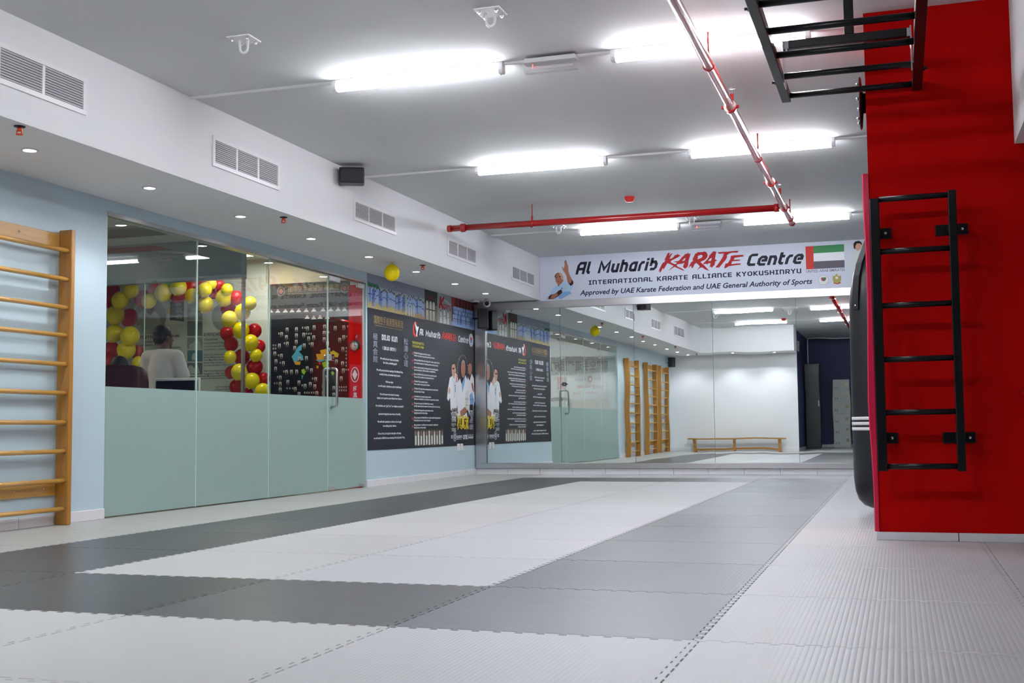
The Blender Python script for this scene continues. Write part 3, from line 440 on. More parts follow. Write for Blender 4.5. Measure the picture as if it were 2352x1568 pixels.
'otraces':[('grey2',[(-2.575,1.988),(-2.578,1.948),(-2.59,1.909),(-2.61,1.874),(-2.637,1.843),(-2.669,1.818),(-2.707,1.8),(-2.748,1.789),(-2.791,1.787),(-2.833,1.792),(-2.875,1.806),(-2.913,1.826),(-2.947,1.854),(-2.975,1.887),(-2.996,1.924),(-3.009,1.964),(-3.014,2.005),(-3.011,2.047),(-2.999,2.086),(-2.979,2.121),(-2.952,2.152),(-2.918,2.177),(-2.88,2.195),(-2.839,2.205),(-2.796,2.208),(-2.753,2.202),(-2.712,2.188),(-2.674,2.167),(-2.64,2.139),(-2.613,2.106),(-2.592,2.069),(-2.579,2.029)]),('gi2',[(-2.966,2.031),(-2.87,2.074),(-2.827,2.081),(-2.741,2.059),(-2.676,2.011),(-2.632,1.89),(-2.716,1.81),(-2.823,1.791),(-2.942,1.845),(-2.997,1.912)]),('skin2',[(-2.849,2.11),(-2.741,2.106),(-2.741,2.059),(-2.793,1.997),(-2.842,2.045)]),('teal',[(-2.524,2.161),(-2.337,2.153),(-2.334,1.911),(-2.4,1.927),(-2.526,1.941)]),('grey2',[(-2.291,2.124),(-2.088,2.115),(-2.086,1.924),(-2.289,1.932)]),('grey3',[(-2.289,1.918),(-2.086,1.911),(-2.084,1.738),(-2.287,1.745)]),('grey2',[(-2.287,1.727),(-2.084,1.72),(-2.083,1.587),(-2.286,1.593)]),('sky',[(-2.285,1.577),(-2.082,1.571),(-2.081,1.44),(-2.284,1.445)]),('grey3',[(-2.284,1.431),(-2.081,1.426),(-2.08,1.291),(-2.282,1.295)]),('gi2',[(-2.26,1.64),(-2.198,1.665),(-2.156,1.709),(-2.114,1.662),(-2.093,1.589),(-2.259,1.594)]),('gi2',[(-2.207,1.538),(-2.176,1.542),(-2.17,1.501),(-2.144,1.464),(-2.216,1.457),(-2.227,1.493)]),('gi2',[(-2.268,1.386),(-2.226,1.403),(-2.184,1.365),(-2.143,1.405),(-2.111,1.3),(-2.267,1.304)]),('gi2',[(-2.244,2.058),(-2.202,2.083),(-2.16,2.036),(-2.127,1.926),(-2.263,1.931)]),('grey2',[(-1.613,1.942),(-1.617,1.905),(-1.63,1.871),(-1.65,1.84),(-1.678,1.815),(-1.71,1.796),(-1.747,1.785),(-1.786,1.782),(-1.824,1.788),(-1.861,1.801),(-1.895,1.822),(-1.923,1.85),(-1.944,1.882),(-1.957,1.918),(-1.962,1.956),(-1.958,1.993),(-1.945,2.028),(-1.924,2.059),(-1.897,2.084),(-1.864,2.103),(-1.827,2.113),(-1.788,2.116),(-1.749,2.11),(-1.713,2.096),(-1.68,2.075),(-1.652,2.047),(-1.631,2.015),(-1.618,1.979)]),('gi2',[(-1.9,1.917),(-1.818,1.95),(-1.736,1.947),(-1.674,1.891),(-1.684,1.819),(-1.878,1.835)])],
'cards':[(-0.979,1.774),(-0.861,1.773),(-0.721,1.778),(-0.638,1.787),(-0.508,1.79),(-0.376,1.77),(-0.269,1.774),(-0.195,1.732),(-1.049,1.724),(-0.988,1.687),(-0.861,1.703),(-0.768,1.708),(-0.707,1.664),(-0.643,1.674),(-0.513,1.72),(-0.513,1.648),(-0.271,1.663),(-0.321,1.635),(-0.175,1.606),(-1.077,1.594),(-0.976,1.613),(-0.863,1.631),(-0.882,1.561),(-0.762,1.586),(-0.663,1.596),(-0.472,1.6),(-0.282,1.531),(-1.135,1.506),(-1.051,1.477),(-0.819,1.434),(-0.734,1.442),(-0.455,1.526),(-0.361,1.395),(-0.286,1.371),(-1.119,1.417),(-1.025,1.392),(-1.124,1.333),(-0.985,1.293),(-0.923,1.293),(-0.856,1.292),(-0.724,1.327),(-0.672,1.303),(-0.277,1.292),(-0.222,1.238),(-1.065,1.23),(-1.065,1.16),(-1.065,1.096),(-0.968,1.178),(-0.874,1.097),(-0.827,1.17),(-0.751,1.13),(-0.685,1.149),(-0.628,1.123),(-0.618,1.202),(-0.493,1.221),(-0.302,1.205),(-0.225,1.169),(-0.521,1.123),(-0.521,1.044),(-0.603,1.045),(-0.392,1.098),(-0.392,1.024),(-0.826,1.04)],
'small':[(-0.783,1.787),(-0.753,1.786),(-0.469,1.799),(-1.084,1.732),(-0.732,1.718),(-0.704,1.717),(-0.677,1.716),(-0.48,1.727),(-0.455,1.726),(-1.012,1.619),(-0.699,1.604),(-1.088,1.483),(-1.065,1.398),(-1.02,1.299),(-1.1,1.238),(-1.137,1.168),(-1.107,1.168),(-0.977,1.107),(-0.943,1.106),(-0.907,1.105),(-0.755,1.053),(-0.727,1.053),(-0.7,1.052),(-0.67,1.052),(-0.642,1.051),(-0.657,1.21),(-0.787,1.136),(-0.222,1.782),(-0.2,1.781),(-0.178,1.781),(-0.157,1.78),(-0.135,1.779),(-0.113,1.778),(-0.236,1.671),(-0.207,1.67),(-0.177,1.669),(-0.148,1.668),(-0.119,1.667),(-0.24,1.542),(-0.21,1.541),(-0.181,1.54),(-0.151,1.539),(-0.122,1.538),(-0.24,1.505),(-0.21,1.504),(-0.181,1.503),(-0.152,1.503),(-0.122,1.502),(-0.24,1.464),(-0.21,1.463),(-0.181,1.462),(-0.152,1.461),(-0.122,1.46),(-0.24,1.424),(-0.212,1.423),(-0.185,1.422),(-0.24,1.379),(-0.212,1.379),(-0.185,1.378),(-0.24,1.345),(-0.212,1.344),(-0.185,1.343),(-0.242,1.299),(-0.215,1.299),(-0.185,1.247),(-0.159,1.246),(-0.133,1.245),(-0.177,1.177),(-0.151,1.177),(-0.125,1.176),(-0.177,1.141),(-0.151,1.14),(-0.125,1.14),(-0.351,1.107),(-0.323,1.106),(-0.296,1.106),(-0.269,1.105),(-0.242,1.105),(-0.351,1.072),(-0.323,1.072),(-0.296,1.071),(-0.269,1.071),(-0.242,1.07),(-1.154,1.6),(-1.126,1.599),(-1.154,1.562),(-1.125,1.562)],
'heads':[(-1.19,1.99),(-1.099,1.986),(-1.003,1.985),(-0.918,1.983),(-0.834,1.982),(-0.739,1.98),(-0.644,1.98),(-0.527,1.979),(-0.433,1.977),(-0.34,1.976),(-0.263,1.973),(-0.171,1.971),(-0.073,1.969)],
'heads2':[(-0.727,1.901),(-0.644,1.893),(-0.566,1.895),(-0.475,1.891)],
'map':[('mblue',[(-0.844,1.573),(-0.788,1.602),(-0.799,1.532),(-0.832,1.523),(-0.782,1.471),(-0.771,1.421),(-0.854,1.413),(-0.888,1.394),(-0.922,1.465),(-0.888,1.504)]),('morange',[(-0.888,1.409),(-0.804,1.406),(-0.815,1.367),(-0.877,1.373)]),('mgreen',[(-0.798,1.311),(-0.765,1.325),(-0.742,1.29),(-0.765,1.255),(-0.793,1.281)]),('mblue',[(-0.798,1.256),(-0.77,1.245),(-0.792,1.201)]),('morange',[(-0.615,1.486),(-0.554,1.484),(-0.565,1.525),(-0.499,1.538),(-0.45,1.521),(-0.455,1.462),(-0.521,1.424),(-0.598,1.416)]),('myellow',[(-0.439,1.501),(-0.4,1.52),(-0.329,1.478),(-0.345,1.439),(-0.4,1.445),(-0.444,1.461)]),('mblue',[(-0.621,1.421),(-0.521,1.429),(-0.51,1.404),(-0.576,1.395)]),('mgreen',[(-0.543,1.384),(-0.488,1.403),(-0.449,1.382),(-0.477,1.343),(-0.521,1.329)]),('fred',[(-0.587,1.391),(-0.554,1.395),(-0.556,1.365),(-0.582,1.366)]),('fred',[(-0.488,1.338),(-0.449,1.357),(-0.455,1.322)]),('mgreen',[(-0.431,1.277),(-0.4,1.286),(-0.387,1.261),(-0.411,1.237)]),('morange',[(-0.609,1.356),(-0.582,1.351),(-0.587,1.321),(-0.609,1.326)])],
'olim':{'panel':[(-1.175,2.321),(-0.105,2.27),(-1.168,1.033),(-0.015,1.017)],
'strip':[(-1.232,2.303),(-0.019,2.276),(-1.23,1.951),(-0.019,1.943)],
'blue':[(-1.172,1.898),(-0.906,1.898),(-0.905,1.525)],
'jamb':[(-1.271,2.259),(-1.228,1.14)],
'logos':[(-1.06,2.213),(-1.006,2.211),(-0.195,2.212),(-0.138,2.209)],
'gold':[(-0.969,2.174),(-0.291,2.164)],
'clock':[(-0.063,1.564),(-0.054,1.234)]},
'bal':[['y',-2.872,7.95,2.141,0.1],['y',-2.766,8,2.255,0.095],['r',-3.111,8.06,2.17,0.101],['y',-2.948,7.98,1.979,0.112],['r',-2.857,8.1,1.955,0.103],['y',-2.977,8,1.767,0.105],['y',-2.705,7.91,1.719,0.111],['r',-3.118,8.13,1.585,0.101],['y',-2.778,7.95,1.57,0.109],['r',-2.769,8.15,1.551,0.081],['r',-3.087,8.06,1.444,0.091],['y',-2.64,7.98,1.423,0.069],['r',-3.089,8.1,2.285,0.091],['r',-2.701,8.15,2.172,0.103],['y',-2.456,7.91,2.112,0.088],['r',-2.518,8.13,2.278,0.1],['y',-2.295,7.95,2.203,0.101],['y',-2.129,8,2.261,0.096],['r',-2.174,8.06,2.175,0.091],['r',-2.038,8.13,2.291,0.087],['y',-1.919,7.95,2.152,0.083],['r',-1.919,8.15,2.333,0.064],['y',-1.731,7.91,2.206,0.082],['y',-1.698,7.98,2.278,0.068],['r',-1.678,8.1,2.281,0.073],['r',-1.759,8.15,2.2,0.071],['r',-1.882,8.06,2.107,0.074],['y',-1.769,7.98,2.046,0.097],['y',-1.473,7.95,2.201,0.067],['y',-1.536,8,2.116,0.099],['r',-1.418,8.06,2.117,0.082],['r',-1.565,8.13,2.012,0.088],['y',-1.184,7.95,2.033,0.077],['y',-1.303,8,1.95,0.091],['y',-1.416,7.91,1.866,0.091],['r',-1.574,8.13,1.731,0.083],['y',-1.291,7.95,1.742,0.094],['r',-1.242,8.15,1.746,0.085],['r',-1.48,8.06,1.601,0.083],['y',-1.191,7.98,1.601,0.091],['r',-1.157,8.1,1.564,0.077],['y',-1.131,8,1.461,0.072],['y',-1.402,7.91,1.444,0.072],['r',-1.383,8.13,1.455,0.093],['r',-1.205,8.1,1.337,0.092],['r',-1.532,8.15,1.289,0.073],['y',-1.289,7.91,1.278,0.091],['y',-1.169,7.98,1.18,0.089],['r',-1.1,8.1,1.199,0.077],['r',-1.464,8.15,1.126,0.083],['y',-0.996,7.91,1.062,0.085],['r',-1.303,8.13,1.054,0.058]]}
# ------------------------------------------------------------ the room shell
H = 2.97; SZ = 2.378; SX = .952; MY = 12.0; NY = -2.0; RY = -6.0; RX = 7.6; BX = 6.243; GX0, GX1, GZ = 3.87, 8.43, 2.29
struct('floor', MB().box(-.0, RY, -.06, RX, MY, -.026), FLOORB)
struct('ceiling', MB().box(-.2, RY - .2, H, RX + .2, MY + .2, H + .1), W_CEIL)
wl = MB().box(-.2, NY - .2, 0, 0, GX0, H).box(-.2, GX0, GZ, 0, GX1, H).box(-.2, GX1, 0, 0, MY + .2, H)
struct('wall_left', wl, BLUE)
struct('wall_mirror_side', MB().box(0, MY, 0, RX, MY + .2, H), BLUE)
struct('wall_mirror_side_added_dark', MB().box(5.51, MY - .012, 0, RX, MY, H), NAVYW)  # unseen navy slab, added to darken what the office glass reflects
struct('wall_near', MB().box(0, NY - .2, 0, 3.25, NY, H), W_PAINT)
struct('wall_recess_left', MB().box(3.05, RY - .2, 0, 3.25, NY - .2, H), NAVYW)
struct('wall_recess_back', MB().box(3.25, RY - .2, 0, RX, RY, H), NAVYW)
struct('wall_right', MB().box(RX, RY - .2, 0, RX + .2, 3.4, H), W_PAINT)
struct('wall_right_far', MB().box(RX, 3.4, 0, RX + .2, MY + .2, H), NAVYW)
struct('wall_pier', MB().box(5.475, 3.33, 0, 6.40, 4.2, H), RED)
struct('wall_beside_pier', MB().box(6.40, 3.34, 0, RX, 3.54, H), NAVYW)
struct('ceiling_beam', MB().box(BX, RY, 2.153, RX, 3.33, H), W_PAINT)
struct('ceiling_soffit', MB().prism([(0, NY), (3.25, NY), (3.25, -1.05), (SX, -1.05), (SX, MY), (0, MY)], 2, SZ, H), W_PAINT)
def skirting(name, segs, hh=.076):
    mb = MB()
    for (a, b, n) in segs:
        a = Vector(a); b = Vector(b); L_ = (b - a).length; d = (b - a).normalized(); n = Vector(n); k = max(1, round(L_ / .45)); st = L_ / k
        for i in range(k):
            p = a + d * (i * st + .002); q = a + d * ((i + 1) * st - .002); lo = Vector((min(p.x, q.x, (p+n*.014).x), min(p.y, q.y, (p+n*.014).y))); hi = Vector((max(p.x, q.x, (p+n*.014).x), max(p.y, q.y, (p+n*.014).y)))
            mb.box(lo.x, lo.y, 0, hi.x, hi.y, hh, TILE)
    struct(name, mb, None, .003)
skirting('baseboard_left', [((0, NY), (0, GX0), (1, 0)), ((0, GX1), (0, MY), (1, 0))])
skirting('baseboard_mirror_side', [((.014, MY), (5.505, MY), (0, -1))])
skirting('baseboard_near', [((.014, NY), (3.25, NY), (0, 1))])
skirting('baseboard_recess', [((3.25, RY), (RX, RY), (0, 1)), ((3.25, RY + .014), (3.25, NY), (1, 0))])
skirting('baseboard_pier', [((5.455, 3.33), (RX, 3.33), (0, -1)), ((5.475, 3.345), (5.475, 4.2), (-1, 0))], .046)

tag(obj('cable_trunking', MB().box(3.251, RY + .001, 0.08, 3.275, RY + .02, H - .001), WHITEP), 'white vertical trunking in the navy recess corner, seen in the mirror', 'cable trunking')
tag(obj('cable_trunking', MB().box(3.28, -5.6, H - .018, BX - .01, -5.57, H - .0005), WHITEP), 'white trunking across the recess ceiling, seen in the mirror', 'cable trunking')
t = thing('wall_vent', 'small white vent high on the navy side wall of the recess', 'vent', (3.25, -2.8, 2.45))
obj('frame', MB().box(3.2505, -3.05, 2.45, 3.262, -2.55, 2.48).box(3.2505, -3.05, 2.67, 3.262, -2.55, 2.70).box(3.2505, -3.05, 2.48, 3.262, -3.02, 2.67).box(3.2505, -2.58, 2.48, 3.262, -2.55, 2.67), WHITEP, t)
g_ = MB()
for k in range(8): g_.box(3.2505, -3.02, 2.485 + k*.023, 3.258, -2.58, 2.493 + k*.023)
obj('slat', g_, SLAT, t)

# ------------------------------------------------------------ interlocking floor mats
NT = 14; AMP = .011
def edge():
    p = [(0, 0)]
    for k in range(NT):
        p += [((k + .06) / NT, -AMP), ((k + .44) / NT, -AMP), ((k + .40) / NT, AMP)]
        if k < NT - 1: p += [((k + 1.10) / NT, AMP)]
        else: p += [((k + .90) / NT, AMP)]
    return p
ED = edge()
MATM = {}
def matmesh(m, fl):
    key = (m.name, fl)
    if key in MATM: return MATM[key]
    g = .0024
    def e(k, t, a): return (t, 0 if k in fl else a)
    bot = [e('b', t, a) for t, a in ED]; rig = [e('r', t, a) for t, a in ED]; top = [e('t', t, a) for t, a in ED]; lef = [e('l', t, a) for t, a in ED]
    P = [(g, g)] + [(t, a + g) for t, a in bot[1:]] + [(1 - g, g)] + [(1 + a - g, t) for t, a in rig[1:]] + [(1 - g, 1 - g)] + [(t, 1 + a - g) for t, a in reversed(top[1:])] + [(g, 1 - g)] + [(a + g, t) for t, a in reversed(lef[1:])]
    Q = P
    from mathutils.geometry import delaunay_2d_cdt
    n = len(Q); vo, _, fo, _, _, _ = delaunay_2d_cdt([Vector(q) for q in Q], [], [list(range(n))], 1, 1e-6)
    mb = MB(); mb.add([(v.x, v.y, 0) for v in vo], [tuple(f) for f in fo], m)
    mb.add([(q[0], q[1], 0) for q in Q] + [(q[0], q[1], -.0255) for q in Q], [(i, (i + 1) % n, n + (i + 1) % n, n + i) for i in range(n)] , m)
    me = mb.mesh('interlocking_mat')
    bm = bmesh.new(); bm.from_mesh(me); bmesh.ops.remove_doubles(bm, verts=bm.verts, dist=1e-5); bmesh.ops.recalc_face_normals(bm, faces=bm.faces)
    if sum(f.normal.z for f in bm.faces) < 0: bmesh.ops.reverse_faces(bm, faces=bm.faces)
    bm.to_mesh(me); bm.free(); MATM[key] = me; return me
COLN = {0: ('smooth warm grey', 'in column along pale blue wall'), 1: ('smooth charcoal', 'in dark strip beside glass office'), 2: ('smooth pale grey', 'in pale column beside dark strip'),
        3: ('pale grey', 'in second pale column from dark strip'), 4: ('charcoal', 'in charcoal strip beside ribbed walkway'), 5: ('ribbed pale grey', 'in walkway beside red pier'), 6: ('ribbed pale grey', 'in column facing red pier')}
for j in range(11, -7, -1):
    for i in range(0, 7):
        if (i == 6 and j >= 4) or (j < -2 and i < 3): continue
        m = {0: M_SAND, 1: M_DARK, 2: M_LIGHT, 3: M_LIGHT, 4: M_DARK_SHEEN, 5: M_LIGHTR, 6: M_LIGHTR}[i]
        if 1 <= i <= 4 and j in (0, 10): m = (M_DARK, M_DARK, M_DARK_HALFSHEEN, M_DARK_SHEEN)[i - 1] if j == 0 else (M_DARK, M_DARK_HALFSHEEN, M_DARK_HALFSHEEN, M_DARK_SHEEN)[i - 1]  # painted sheen steps the charcoal rows lighter towards the right
        if j == 11 and i: m = M_LIGHT if i < 5 else M_LIGHTR
        if j < 0: m = M_SAND if i == 0 else (M_LIGHT if i < 4 else M_LIGHTR)
        if i == 3 and 1 <= j <= 5: m = M_LIGHTR
        if i == 4 and j in (1, 8, 9): m = M_DARKR_SHEEN
        fl = ('l' if i == 0 or (i == 3 and j < -2) else '') + ('t' if j == 11 or (j == -3 and i == 3) else '') + ('b' if (j == -2 and i < 4) or j == -6 else '')
        look = {'pale_grey_foam': 'smooth pale grey', 'pale_grey_ribbed_foam': 'ribbed pale grey', 'charcoal_foam': 'smooth charcoal', 'charcoal_ribbed_foam': 'ribbed charcoal', 'warm_grey_foam': 'smooth warm grey', 'charcoal_foam_painted_sheen': 'smooth sheen-painted charcoal', 'charcoal_ribbed_foam_painted_sheen': 'ribbed sheen-painted charcoal', 'charcoal_foam_painted_half_sheen': 'smooth lightly sheen-painted charcoal'}[m.name]
        o = bpy.data.objects.new('interlocking_mat', matmesh(m, fl)); COL.objects.link(o)
        o.location = (i, j, 0)
        if j < -2 and i == 3: o.location = (3.265, j, 0); o.scale = (.735, 1, 1)
        if j == -3 and i == 3: pass
        tag(o, f"{look} mat, {ORD[11-j]} from the mirror wall, {COLN[i][1]}", 'floor mat', 'interlocking foam floor mats')

# ------------------------------------------------------------ mirror wall: five mirror panes in a steel frame, banner above
fr = thing('wall_mirror', 'big wall mirror of tall panes in a brushed steel frame under the banner', 'mirror', (.05, MY, .076))
FX = 5.505
obj('top_rail', MB().box(.014, MY - .045, 2.262, FX, MY - .001, 2.362), STEEL, fr, .003)
obj('bottom_rail', MB().box(.014, MY - .045, .082, FX, MY - .001, .152), STEEL, fr, .003)
obj('side_rail', MB().box(.014, MY - .045, .152, .172, MY - .001, 2.262), STEEL, fr, .003)
obj('side_rail', MB().box(FX - .08, MY - .045, .152, FX, MY - .001, 2.262), STEEL, fr, .003)
xs = [.175, 1.241, 2.261, 3.31, 4.377, 5.43, 6.45, 7.4]; dl = [-.010, -.010, -.006, -.002, 0, 0, 0]
for k in range(5):
    a, b = xs[k] + .002, xs[k + 1] - .002; c = (a + b) / 2
    mb = MB().box(-(b - a) / 2, -.003, -1.053, (b - a) / 2, .003, 1.053, MIRROR)
    o = obj('mirror_pane', mb); o.parent = fr; o.location = (c - .05, -.018, 1.207 - .076); o.rotation_euler = (0, 0, dl[k])
def PB(u, v, l): return (u, MY - .006 - .0012 * l, v)
B = Board(PB)
B.mb.box(.956, MY - .006, 2.364, 5.505, MY - .0005, 2.966, ink('bg'))
for c, pts in D['karate']: B.poly(pts, c, 2 if c == 'bg' else 1)
for k, (c, pts) in enumerate(D['master']): B.poly(pts, c, 1 + .4 * k)
for k, (c, pts) in enumerate(D['flag']): B.poly(pts, c, 1 + .3 * k)
for s, u0, u1, v0, v1, h, c, f in D['btexts']:
    if f == 's': B.stroke(s, u0, u1, v0, h, c, 1, .28, .215, v1, gap=.13)
    elif f == 's2': B.stroke(s, u0, u1, v0, h, c, 1, 0, .2, v1, gap=.16)
    elif f == 'i': B.text(s, u0, u1, v0, h, c, 1, .22, .022, v1)
    else: B.text(s, u0, u1, v0, h, c, 1, 0, .01, v1)
tag(obj('wall_banner', B.mb, fix=False), 'long white banner with red and navy karate centre lettering above the mirror', 'banner')

# ------------------------------------------------------------ printed panel on the left wall
KY = .934
def PY(y): return 8.455 + (y - 8.455) * KY
def PLw(u, v, l): return (.0035 + .0011 * l, PY(u), v)
B = Board(PLw)
y0, y1 = 8.46, 12.22
B.mb.box(.0005, PY(y0), .402, .004, PY(y1), 1.99, ink('panel'))
for k, (c, pts) in enumerate(D['trio']): B.poly(pts, c, 1 + .35 * k)
L12 = 1 + .35 * 17
hd_ = [(p[1] if isinstance(p, tuple) else p) for p in D['trio']]
for idx, lc in ((1, .9), (8, .9), (13, 1.0)):
    pts = D['trio'][idx][1]; us = [p[0] for p in pts]; vv = [p[1] for p in pts]; cu = sum(us)/len(us); cv_ = sum(vv)/len(vv); ru = (max(us)-min(us))/2; rv = (max(vv)-min(vv))/2
    for sg in (-1, 1):
        B.rect(cu + sg*ru*.42 - ru*.2, cv_ + rv*.12, cu + sg*ru*.42 + ru*.2, cv_ + rv*.17, 'hairdark', L12); B.rect(cu + sg*ru*.42 - ru*.24, cv_ + rv*.24, cu + sg*ru*.42 + ru*.24, cv_ + rv*.28, 'hairdark', L12)
    B.rect(cu - ru*.3, cv_ - rv*.42, cu + ru*.3, cv_ - rv*.36, 'lip', L12); B.poly([(cu - ru*.14, cv_ - rv*.16), (cu + ru*.14, cv_ - rv*.16), (cu, cv_ + rv*.1)], 'skin', L12)
    B.line([(cu - ru*1.0, cv_ - rv*1.0), (cu + ru*.1, cv_ - rv*2.0)], .008, 'gishade', L12); B.line([(cu + ru*1.0, cv_ - rv*1.0), (cu + ru*.0, cv_ - rv*2.2), (cu - ru*.1, cv_ - rv*3.4)], .008, 'gishade', L12)
    for q in range(4): B.rect(cu + ru*.35, cv_ - rv*(2.0 + q*.22), cu + ru*.62, cv_ - rv*(1.86 + q*.22), 'hairdark', L12)
for s, u0, u1, v, h, c, f in D['texts']:
    if f == 's': B.stroke(s, u0, u1, v, h, c, 1, .12 if s in ('Al Muharib', 'Centre') else 0, .21, None, gap=.13)
    else: B.text(s, u0, u1, v, h, c, 1, 0, .022 if c == 'white' else .006)
for u, v in D['bullets']: B.ell(u, v, .022, .014, 'fred', 1, 8)
# brush word KARATE again, mapped from the banner tracing
kb = D['kbox']; ku0, ku1, kv0, kv1 = kb[0][0], kb[1][0], kb[2][1], kb[0][1]
allp = [p for c, pts in D['karate'] for p in pts]; bu0 = min(p[0] for p in allp); bu1 = max(p[0] for p in allp); bv0 = min(p[1] for p in allp); bv1 = max(p[1] for p in allp)
for c, pts in D['karate']:
    B.poly([(ku0 + (p[0]-bu0)/(bu1-bu0)*(ku1-ku0), kv0 + (p[1]-bv0)/(bv1-bv0)*(kv1-kv0)) for p in pts], 'panel' if c == 'bg' else 'fred', 2 if c == 'bg' else 1)
for k, (c, pts) in enumerate(D['kick']): B.poly(pts, c, 1 + .4 * k)
bd = D['badge']; cu = (bd[0][0]+bd[1][0])/2; cv_ = (bd[2][1]+bd[3][1])/2; ru = abs(bd[1][0]-bd[0][0])/2; rv = abs(bd[3][1]-bd[2][1])/2
B.ell(cu, cv_, ru, rv, 'white', 1); B.ell(cu, cv_, ru*.82, rv*.82, 'kanji', 1.5); B.ell(cu, cv_, ru*.68, rv*.68, 'white', 2); B.ell(cu, cv_+rv*.12, ru*.45, rv*.4, 'fred', 2.5); B.ell(cu, cv_-rv*.18, ru*.4, rv*.3, 'bluegi', 3)
for k, (chars, c) in enumerate((('極真会館', 'kanji'), ('松濤心道', 'kanji'), ('極真空手道', 'white'), ('一撃必殺', 'white'))):
    (a, b) = D['kv'][k]; B.vtext(chars, a[0], b[0], a[1], b[1], c, 8, .035 if k > 1 else -.005)
    if k > 1: B.vtext(chars, a[0]+.01, b[0]-.01, a[1], b[1], 'black', 8.6, .0)
a, b = D['kv'][4]
B.text('極真流', a[0], b[0], b[1] + .02, (a[1] - b[1]) * .8, 'brushy', 9, 0, .03)
arc = D['arc']
for ch, (u, v) in zip('INTERNATIONAL KARATE ALLIANCE', arc):
    if ch != ' ': B.text(ch, u - .007, u + .007, v - .007, .014, 'white', 8, 0, .0)
e = D['emb']; cu = e[2][0]; cv_ = (e[2][1]+e[3][1])/2; ru = abs(e[1][0]-e[0][0])/2; rv = abs(e[3][1]-e[2][1])/2
B.ell(cu, cv_, ru, rv, 'kanji', 1); B.ell(cu, cv_, ru*.8, rv*.8, 'panel', 1.5); B.poly([(cu-ru*.6, cv_), (cu, cv_-rv*.65), (cu+ru*.6, cv_), (cu, cv_+rv*.65)], 'white', 2); B.ell(cu, cv_, ru*.25, rv*.25, 'panel', 2.5)
bw = D['bwphoto']; u0, u1, v0, v1 = bw[0][0], bw[1][0], bw[3][1], bw[0][1]
B.rect(u0, v0, u1, v1, 'olive', 1)
rg = random.Random(3)
for k in range(11):
    u = u0 + (k + .5) / 11 * (u1 - u0); w = .055
    B.rect(u - w/2, v0 + .01, u + w/2, v1 - .02 - rg.random()*.02, ['greyhair', 'offwhite', 'olive2', 'offwhite'][k % 4], 1.5)
    B.ell(u, v1 - .045, .02, .03, 'skinhi' if k % 2 else 'grey', 2, 10); B.poly([(u-.025, v1-.08), (u+.025, v1-.08), (u+.03, v0+.02), (u-.03, v0+.02)], 'offwhite', 2.5)
tag(obj('wall_poster', B.mb, fix=False), 'dark charcoal dojo oath poster with white text and three standing karate men', 'poster')

def gi_person(B, u, v, h, body, head, l, legs=True):
    w = h * .13
    B.ell(u, v + h * .93, w * .5, h * .07, head, l + .3, 8)
    B.poly([(u-w, v+h*.45), (u-w*1.1, v+h*.8), (u-w*.3, v+h*.87), (u+w*.3, v+h*.87), (u+w*1.1, v+h*.8), (u+w, v+h*.45)], body, l)
    if legs:
        B.poly([(u-w, v+h*.48), (u, v+h*.48), (u-w*.3, v), (u-w*.9, v)], body, l); B.poly([(u, v+h*.48), (u+w, v+h*.48), (u+w*.9, v), (u+w*.3, v)], body, l)
    B.rect(u-w, v+h*.46, u+w, v+h*.5, 'hairdark', l + .2)
# band of photographs above the poster
zt = SZ - .002
def zb(y): return 1.992
B = Board(PLw); a, b = 8.46, 10.26
B.mb.box(.0005, PY(a), 1.992, .004, PY(b), zt, ink('seafoam'))
B.rect(a, 2.25, b, zt - .001, 'mist', 1); B.poly([(a, 1.993), (b, 1.993), (b, 2.06), (a, 2.11)], 'sand', 1); B.poly([(9.5, 1.993), (b, 1.993), (b, 2.10), (9.9, 2.05)], 'sandy', 1.4)
B.poly([(a, 2.28), (8.75, 2.27), (8.8, 2.23), (a, 2.24)], 'hillgreen', 1.5)
for k in range(6): B.line([(8.6 + k*.25, 2.33 - k*.008), (8.75 + k*.25, 2.31 - k*.008)], .006, 'seafoam', 1.6)
for k in range(46):
    u = a + .03 + k * .0385 + rg.uniform(-.008, .008)
    if 1.12 < u - a < 1.22: continue
    gi_person(B, u, 2.035 + rg.uniform(-.02, .03), .19, rg.choice(['bluegi', 'bluegi2', 'bluegi2']), 'hairdark', 2 + (k % 5) * .3)
for u in (9.62, 9.72, 9.80, 9.88): B.poly([(u-.02, 2.0), (u+.02, 2.0), (u+.015, 2.14), (u-.012, 2.14)], 'cream', 4)
tag(obj('photo_print', B.mb, fix=False), 'beach photograph with a long line of karate students, above the dark poster', 'photo print')
B = Board(PLw); a, b = 10.262, 10.72
B.mb.box(.0005, PY(a), 1.992, .004, PY(b), zt, ink('olive'))
B.rect(a, 1.995, b, 2.2, 'olive2', 1); B.text('Karate', a+.13, b-.12, 2.27, .04, 'red', 1)
for k, u in enumerate((10.35, 10.47, 10.58)): gi_person(B, u, 1.998, .28, 'offwhite', 'hairdark', 2 + k*.3)
tag(obj('photo_print', B.mb, fix=False), 'dark olive photograph of three karate men, between the beach and magazine prints', 'photo print')
B = Board(PLw); a, b = 10.722, 11.27
B.mb.box(.0005, PY(a), 1.992, .004, PY(b), zt, ink('grey2'))
B.poly([(a, 2.375), (a+.08, 2.375), (b-.02, 2.27), (b-.02, 2.22)], 'seafoam', 1)
V = [(c, pts) for c, pts in D['karate']]
B.stroke('K', a+.05, a+.22, 2.18, .16, 'red', 2, .2, .22); B.stroke('ARATE', a+.20, b-.04, 2.18, .07, 'red', 2, .2, .2)
